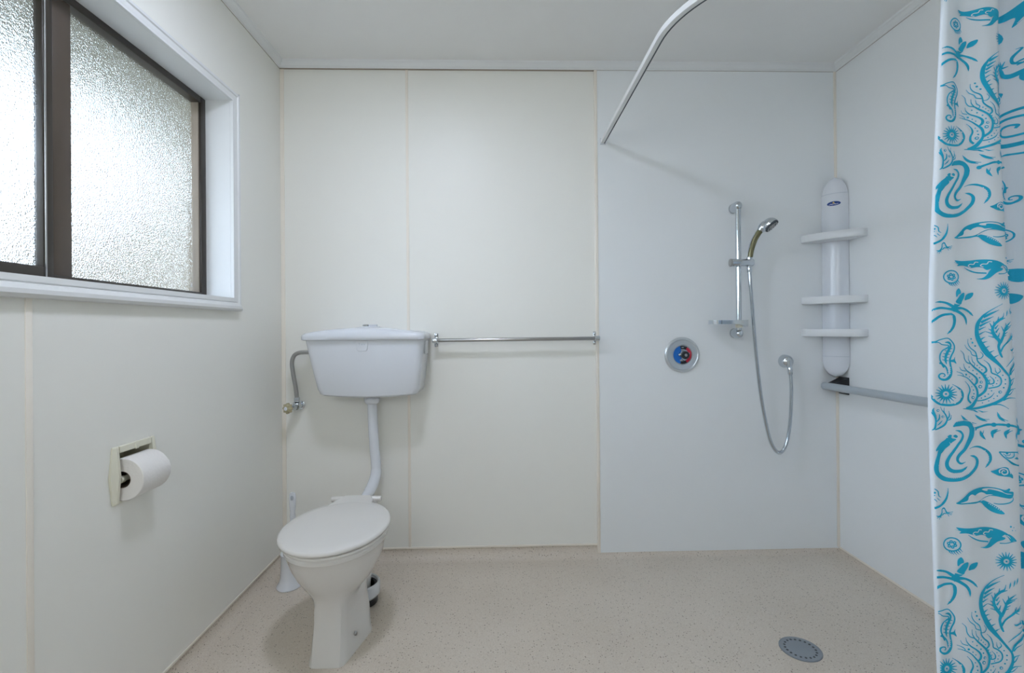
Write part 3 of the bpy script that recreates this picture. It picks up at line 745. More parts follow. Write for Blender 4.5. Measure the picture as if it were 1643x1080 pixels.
# soap tray
st = tag(empty('soap_tray', (1.05, BY2, 1.12)), 'narrow chrome soap tray clipped low on the shower slide bar', 'soap dish')
bm = bmesh.new(); n = 18
def stad(x0, x1, y0, y1, r):
    o = []
    for k in range(n + 1):
        a = PI / 2 + PI * k / n; o.append((x0 + r + r * math.cos(a), (y0 + y1) / 2 + (y1 - y0) / 2 * math.sin(a)))
    o += [(x1, y0), (x1, y1)]
    return o
outer = stad(.974, 1.134, BY2 - .052, BY2 + .03, .030); inner = [(x * .955 + 1.05 * .045, (y - BY2 + .011) * .86 + BY2 - .011) for x, y in outer]
rings(bm, [[Vector((x, y, z)) for x, y in L_] for L_, z in ((outer, 1.1095), (outer, 1.128), (inner, 1.128), (inner, 1.113))]); ob('tray', bm, M['chrome'], st, angle=30)
bm = bmesh.new(); prism(bm, [(1.093, 1.1095), (1.134, 1.1095), (1.1385, 1.097)], lambda p, t: Vector((p[0], t, p[1])), BY2 - .05, BY2 - .012); bx(bm, 1.1335, 1.1385, BY2 - .052, BY2 + .02, 1.098, 1.1285, bev=.001); ob('clip', bm, M['chrome'], st, smooth=False)
bm = bmesh.new(); lathe(bm, [(.0125, 0), (.016, .003), (.016, .014), (.0125, .018)], (BX2, BY2, 1.092), (0, 0, 1), 20); ob('clip_collar', bm, M['cream'], st)
bm = bmesh.new(); bx(bm, 1.0135, 1.0150, BY2 - .0525, BY2 - .05, 1.1095, 1.128); ob('tray_seam', bm, M['darkgrey'], st, smooth=False)
# hose
hw = [(1.166, BY2 - .012, 1.372), (1.169, BY2 - .013, 1.30), (1.177, BY2 - .012, 1.20), (1.187, BY2 - .010, 1.07), (1.199, BY2 - .008, .94), (1.215, BY2 - .006, .80), (1.234, BY2 - .006, .68), (1.257, BY2 - .006, .575), (1.280, BY2 - .006, .522), (1.306, BY2 - .005, .503), (1.330, BY2 - .003, .522), (1.351, BY2, .58), (1.366, BY2 + .004, .68), (1.374, BY2 + .010, .80), (1.374, BY2 + .018, .885)]
hz = tag(empty('shower_hose', hw[-1]), 'ribbed chrome shower hose hanging in a loop from the handset to the wall outlet', 'hose')
path = resample(smooth_path(hw, 12), .0016)
bm = bmesh.new(); tube(bm, path, [.0090 if i % 4 < 2 else .0066 for i in range(len(path))], 12); ob('hose', bm, M['chrome'], hz)
bm = bmesh.new(); cyl(bm, (1.166, BY2 - .012, 1.352), (1.166, BY2 - .012, 1.384), .0105, 20, .002); ob('hose_nut', bm, M['chrome'], hz)
bm = bmesh.new(); cyl(bm, (1.374, BY2 + .0175, .868), (1.373, BY2 + .020, .905), .0105, 20, .002); ob('hose_nut', bm, M['chrome'], hz)
# wall outlet elbow
wo_ = tag(empty('hose_wall_outlet', (1.375, SW, .93)), 'round chrome wall elbow where the shower hose ends', 'outlet')
bm = bmesh.new(); lathe(bm, [(.030, 0), (.032, .003), (.031, .012), (.029, .026), (.023, .038), (.012, .046), (.001, .048)], (1.372, SW, .929), (0, -1, 0), 36); ob('elbow', bm, M['chrome'], wo_, angle=60)
bm = bmesh.new(); lathe(bm, [(.014, 0), (.012, .02), (.012, .036)], (1.373, BY2 + .022, .935), (0, 0, -1), 24); ob('spout', bm, M['chrome'], wo_)

# ================================================================== CORNER SHELF UNIT
cs = tag(empty('corner_shelf_unit', (XR - .03, D - .03, .85)), 'white moulded corner shelf column with three trays in the shower corner', 'shelf')
PL, PR_ = Vector((1.562, SW - .001, 0)), Vector((XR - .001, 2.243, 0))
cdir = (PR_ - PL).normalized(); cn = Vector((cdir.y, -cdir.x, 0))
cn = cn if cn.y < 0 else -cn
cm = (PL + PR_) / 2; hwid = (PR_ - PL).length / 2
Zb_, Zt_ = .853, 1.806
rr_ = []; nz = 64
def colrow(z, w, bulge, off):
    o = []
    for k in range(15):
        t = -1 + 2 * k / 14
        o.append(cm + cdir * (hwid * w * t) + cn * (off + bulge * (1 - t * t)) + Vector((0, 0, z)))
    for k in range(14, -1, -1):
        t = -1 + 2 * k / 14
        o.append(cm + cdir * (hwid * w * t) + cn * (off - .003 - .018 * (1 - abs(t)) * w) + Vector((0, 0, z)))
    return o
for i in range(nz + 1):
    z = Zb_ + (Zt_ - Zb_) * i / nz; e = min(z - Zb_, Zt_ - z); Rr = .085 if z < 1.3 else .105
    w = math.sqrt(max(.0004, 1 - (1 - min(1, e / Rr)) ** 2))
    recess = 0
    rr_.append(colrow(z, w, .022 * w, .003))
bm = bmesh.new(); rings(bm, rr_); ob('column', bm, M['plastic'], cs, angle=50)
for z in (1.726, .952):
    bm = bmesh.new(); L1 = [cm + cdir * (hwid * .985 * t) + cn * (.0036 + .022 * (1 - t * t)) for t in [-1 + k / 10 for k in range(21)]]
    rings(bm, [[p + Vector((0, 0, z + dz)) + cn * o for p in L1] for dz, o in ((-.0008, -.003), (-.0008, .0004), (.0008, .0004), (.0008, -.003))]); ob('joint_groove', bm, M['logo'], cs)
def shelf(zlo, zhi):
    # plan of the tray: arms reach along both walls, the front edge bows gently outwards
    A0 = Vector((1.459, SW - .001, 0)); B0 = Vector((XR - .001, 2.126, 0))
    fr = []
    a1 = Vector((1.459, SW - .026, 0)); b1 = Vector((XR - .024, 2.122, 0)); ctrl = (a1 + b1) / 2 + cn * .036
    for k in range(17):
        t = k / 16; fr.append(a1 * (1 - t) ** 2 + ctrl * 2 * t * (1 - t) + b1 * t * t)
    back = [B0, Vector((XR - .001, 2.24, 0)), Vector((XR - .012, SW - .012, 0)), Vector((1.565, SW - .001, 0)), A0]
    loop = [a1.lerp(A0, .3)] + fr + [b1.lerp(B0, .4)] + back
    c = Vector((1.58, 2.27, 0))
    def L(s, z, inn=0): return [c + (p - c) * s + Vector((0, 0, z)) for p in loop]
    bm = bmesh.new()
    rings(bm, [L(.90, zlo), L(.985, zlo + .001), L(1.0, zlo + .005), L(1.0, zhi - .003), L(.985, zhi), L(.93, zhi), L(.90, zhi - .010)])
    for v in bm.verts:      # keep the tray out of the walls
        v.co.x = min(v.co.x, XR - .0008); v.co.y = min(v.co.y, SW - .0008)
    return ob('shelf_tray', bm, M['plastic_m'], cs, angle=40)
for a_, b_ in ((1.499, 1.534), (1.202, 1.236), (1.048, 1.083)): shelf(a_, b_)
# oval badge: navy with a white line of script and a yellow sail
zc_ = 1.678
def badge(name, up_, lo_, a0, a1, o, m, n=20):
    """a thin plate that follows the curved column: up_(a), lo_(a) give its upper and lower edge"""
    bm = bmesh.new(); rr = []
    for k in range(n + 1):
        a = a0 + (a1 - a0) * k / n; t = a / hwid; P0 = cm + cdir * a + cn * (.0036 + .022 * (1 - t * t) + o)
        rr.append([P0 + Vector((0, 0, zc_ + up_(a))), P0 + Vector((0, 0, zc_ + lo_(a) )), P0 - cn * .0006 + Vector((0, 0, zc_ + lo_(a))), P0 - cn * .0006 + Vector((0, 0, zc_ + up_(a)))])
    rings(bm, rr); return ob(name, bm, m, cs, smooth=False)
el = lambda a: .0105 * math.sqrt(max(.0004, 1 - (a / .0282) ** 2))
badge('badge', el, lambda a: -el(a), -.028, .028, .0004, M['navy'], 28)
badge('badge_script', lambda a: -.0022 + .0011 * math.sin(a * 420), lambda a: -.0042 + .0009 * math.sin(a * 420 + .6), -.019, .019, .0012, M['white'], 24)
badge('badge_sail', lambda a: .0088 - abs(a) * 1.4, lambda a: .0010, -.0052, .0052, .0012, M['yellow'], 8)

# ================================================================== GRAB RAIL
gr = tag(empty('grab_rail', (XR, 2.28, .81)), 'grey grab rail on the right wall running behind the curtain from a black bracket', 'grab rail')
GXc = 1.548
bm = bmesh.new(); cyl(bm, (GXc, 2.296, .8115), (GXc, .72, .8285), .0172, 28, .004); ob('rail', bm, M['grey'], gr)
for y0, z0 in ((2.262, .812), (.78, .828)):
    bm = bmesh.new()
    poly = [(GXc + .010, y0 - .026), (GXc + .010, y0 + .020), (XR - .0008, y0 + .052), (XR - .0008, y0 - .012)]
    rings(bm, [[Vector((x, min(y, SW - .002) if y0 > 2 else y, z0 + s * ((.012 + .026 * (x - GXc) / .09)))) for x, y in poly] for s in (-1, 1)])
    bk = ob('bracket', bm, M['dark'], gr, angle=30)
    bm = bmesh.new(); bx(bm, XR - .006, XR - .0006, y0 - .014, y0 + .053, z0 - .041, z0 + .041, bev=.002)
    for v in bm.verts:
        if y0 > 2: v.co.y = min(v.co.y, SW - .002)
    ob('wall_plate', bm, M['dark'], bk)

# ================================================================== FLOOR DRAIN
DX, DY = 1.009, 1.629
dr = tag(empty('floor_drain', (DX, DY, 0)), 'round grey floor drain cover with a ring of holes', 'drain')
from mathutils.geometry import tessellate_polygon
outerL = [Vector((DX + .063 * math.cos(2 * PI * k / 64), DY + .063 * math.sin(2 * PI * k / 64), 0)) for k in range(64)]
loops = [outerL]
for h in range(20):
    a = 2 * PI * h / 20 + .1; hx, hy = DX + .0478 * math.cos(a), DY + .0478 * math.sin(a)
    loops.append([Vector((hx + .0043 * math.cos(-2 * PI * k / 12), hy + .0043 * math.sin(-2 * PI * k / 12), 0)) for k in range(12)])
tris = tessellate_polygon(loops); flat = [p for L_ in loops for p in L_]
bm = bmesh.new(); top = [bm.verts.new((p.x, p.y, .0034)) for p in flat]
for t_ in tris:
    try: bm.faces.new([top[i] for i in t_])
    except ValueError: pass
base = 0
for L_ in loops:
    low = [bm.verts.new((p.x, p.y, .0012)) for p in L_]
    for k in range(len(L_)):
        j = (k + 1) % len(L_); bm.faces.new((top[base + k], top[base + j], low[j], low[k]))
    base += len(L_)
ob('drain_cover', bm, M['drain'], dr, smooth=False)
bm = bmesh.new(); lathe(bm, [(.056, 0.0005), (.056, .0014)], (DX, DY, 0), (0, 0, 1), 48); ob('drain_sump', bm, M['dark'], dr)
bm = bmesh.new(); rings(bm, [[Vector((DX + r_ * math.cos(2 * PI * k / 64), DY + r_ * math.sin(2 * PI * k / 64), z_)) for k in range(64)] for r_, z_ in ((.0632, .0003), (.0655, .0006), (.0655, .0026), (.0640, .0032), (.0632, .0026))], cap0=False, cap1=False)
ob('drain_rim', bm, M['drain'], dr)

# ================================================================== CURTAIN TRACK
RZt = 1.98
tpth = [Vector((.497, SW - .0005, RZt)), Vector((.497, 1.9, RZt)), Vector((.497, 1.49, RZt))]
for k in range(1, 25):
    a = PI / 2 * k / 24; tpth.append(Vector((.857 - .36 * math.cos(a), 1.49 - .36 * math.sin(a), RZt)))
tpth += [Vector((1.2, 1.13, RZt)), Vector((XR - .0005, 1.13, RZt))]
def sweep(bm, path, prof):
    rs = []
    for i, p in enumerate(path):
        t = (path[min(i + 1, len(path) - 1)] - path[max(i - 1, 0)]).normalized(); s = Vector((t.y, -t.x, 0))   # s points to the left of travel reversed
        rs.append([p + s * q[0] + Vector((0, 0, q[1])) for q in prof])
    return rings(bm, rs)
ct = tag(empty('curtain_track', (.497, SW, RZt)), 'white curved shower curtain track running from the back wall overhead', 'curtain track')
# travel goes toward the camera, so +s is to the left in the picture (-x)
bm = bmesh.new(); sweep(bm, tpth, [(.011, 0), (.012, .001), (.012, .017), (.010, .0185), (-.007, .0185), (-.009, .017), (-.009, .001), (-.008, 0)]); ob('track', bm, M['trim'], ct, angle=30)
bm = bmesh.new(); sweep(bm, tpth, [(-.0078, -.0006), (-.0030, -.0006), (-.0030, .0004), (-.0078, .0004)]); ob('track_slot', bm, M['darkgrey'], ct, angle=30)
bm = bmesh.new(); bx(bm, .483, .487, SW - .006, SW, RZt - .004, RZt + .026, bev=.0008); bx(bm, .486, .510, SW - .005, SW - .0002, RZt - .004, RZt + .024, bev=.0008); ob('wall_bracket', bm, M['plastic'], ct)
bm = bmesh.new(); bx(bm, XR - .006, XR - .0002, 1.112, 1.148, RZt - .004, RZt + .024, bev=.0008); ob('wall_bracket', bm, M['plastic'], ct)
# ================================================================== SHOWER CURTAIN
cur = tag(empty('shower_curtain', (1.17, 1.08, .12)), 'white shower curtain printed with blue sea creatures at the right edge', 'curtain')
ZL0, ZL1 = .12, 1.955
XE = 1.512     # the bunched end of the curtain, clear of the grab rail
def ycur(z): return 1.130 - .055 * (1.98 - z)
_xl = [(-1, .955), (.339, .961), (.577, .968), (.919, .977), (1.2, .994), (1.566, 1.027), (1.87, 1.056), (3, 1.066)]
def lerp_tab(tab, z):
    for (a, b), (c, d) in zip(tab, tab[1:]):
        if z <= c: return b + (d - b) * (z - a) / (c - a)
    return tab[-1][1]
def xleft(z): return lerp_tab(_xl, z)
def xfold(z): return lerp_tab([(-1, 1.146), (.439, 1.146), (.7, 1.161), (.92, 1.170), (1.37, 1.170), (1.64, 1.176), (1.87, 1.191), (3, 1.2)], z)
def front(u, z, off=0.0):
    xl, xf = xleft(z), xfold(z); t = max(0, min(1, (u - xl) / (xf - xl)))
    b = .006 * math.sin(t * 5.2 + .7 * math.sin(z * 2.1)) + .0035 * math.sin(t * 11 + z * 1.7)
    if t < .06: b += .004 * (1 - t / .06) ** 2
    if t > .9: b += .006 * ((t - .9) / .1) ** 2
    return Vector((max(xl, min(xf, u)), ycur(z) + b - off, z))
back_path = smooth_path([(0, .006, 0), (.003, .010, 0), (.001, .017, 0), (-.012, .021, 0), (-.020, .027, 0), (-.012, .034, 0), (.02, .047, 0), (.07, .078, 0), (.125, .100, 0), (.165, .06, 0), (.185, .0, 0), (.205, -.02, 0), (.25, .01, 0), (.285, .07, 0), (.33, .085, 0), (.36, .03, 0), (.39, -.01, 0), (.425, .01, 0), (.455, .05, 0)], 6)
_mono = [(p.x, p.y) for p in back_path[30:]]
def side(x, z, off=0.0):
    dx = x - xfold(z)
    sc = (XE - xfold(z)) / .455
    dx = dx / sc
    y = lerp_tab(_mono, dx) if dx > _mono[0][0] else _mono[0][1]
    return Vector((x, ycur(z) + y * (.85 + .15 * math.sin(z * 1.3 + 1)) - off * 1.15, z))
NZ = 40
bm = bmesh.new(); rows = []
for i in range(NZ + 1):
    z = ZL0 + (ZL1 - ZL0) * i / NZ; row = []
    xl, xf = xleft(z), xfold(z)
    for a, b in ((.012, .012), (.005, .0125), (.001, .009), (0, .006)):
        p = front(xl, z); row.append(Vector((p.x + a, p.y + b, z)))
    for k in range(0, 41): row.append(front(xl + (xf - xl) * k / 40, z))
    sc = (XE - xf) / .455; wv = (.85 + .15 * math.sin(z * 1.3 + 1))
    for k, p in enumerate(back_path[1:]):
        row.append(Vector((xf + p.x * sc, ycur(z) + p.y * (1 if k < 5 else wv), z)))
    rows.append([bm.verts.new(p) for p in row])
for a, b in zip(rows, rows[1:]):
    for k in range(len(a) - 1): bm.faces.new((a[k], a[k + 1], b[k + 1], b[k]))
fab = ob('fabric', bm, M['cloth'], cur, angle=180)
md = fab.modifiers.new('thickness', 'SOLIDIFY'); md.thickness = .0009; md.offset = -1 if fab.data.polygons[0].normal.y > 0 else -1
# orient so that the thickness grows away from the camera
nrm = fab.data.polygons[len(back_path)].normal
if nrm.y > 0: fab.data.flip_normals()

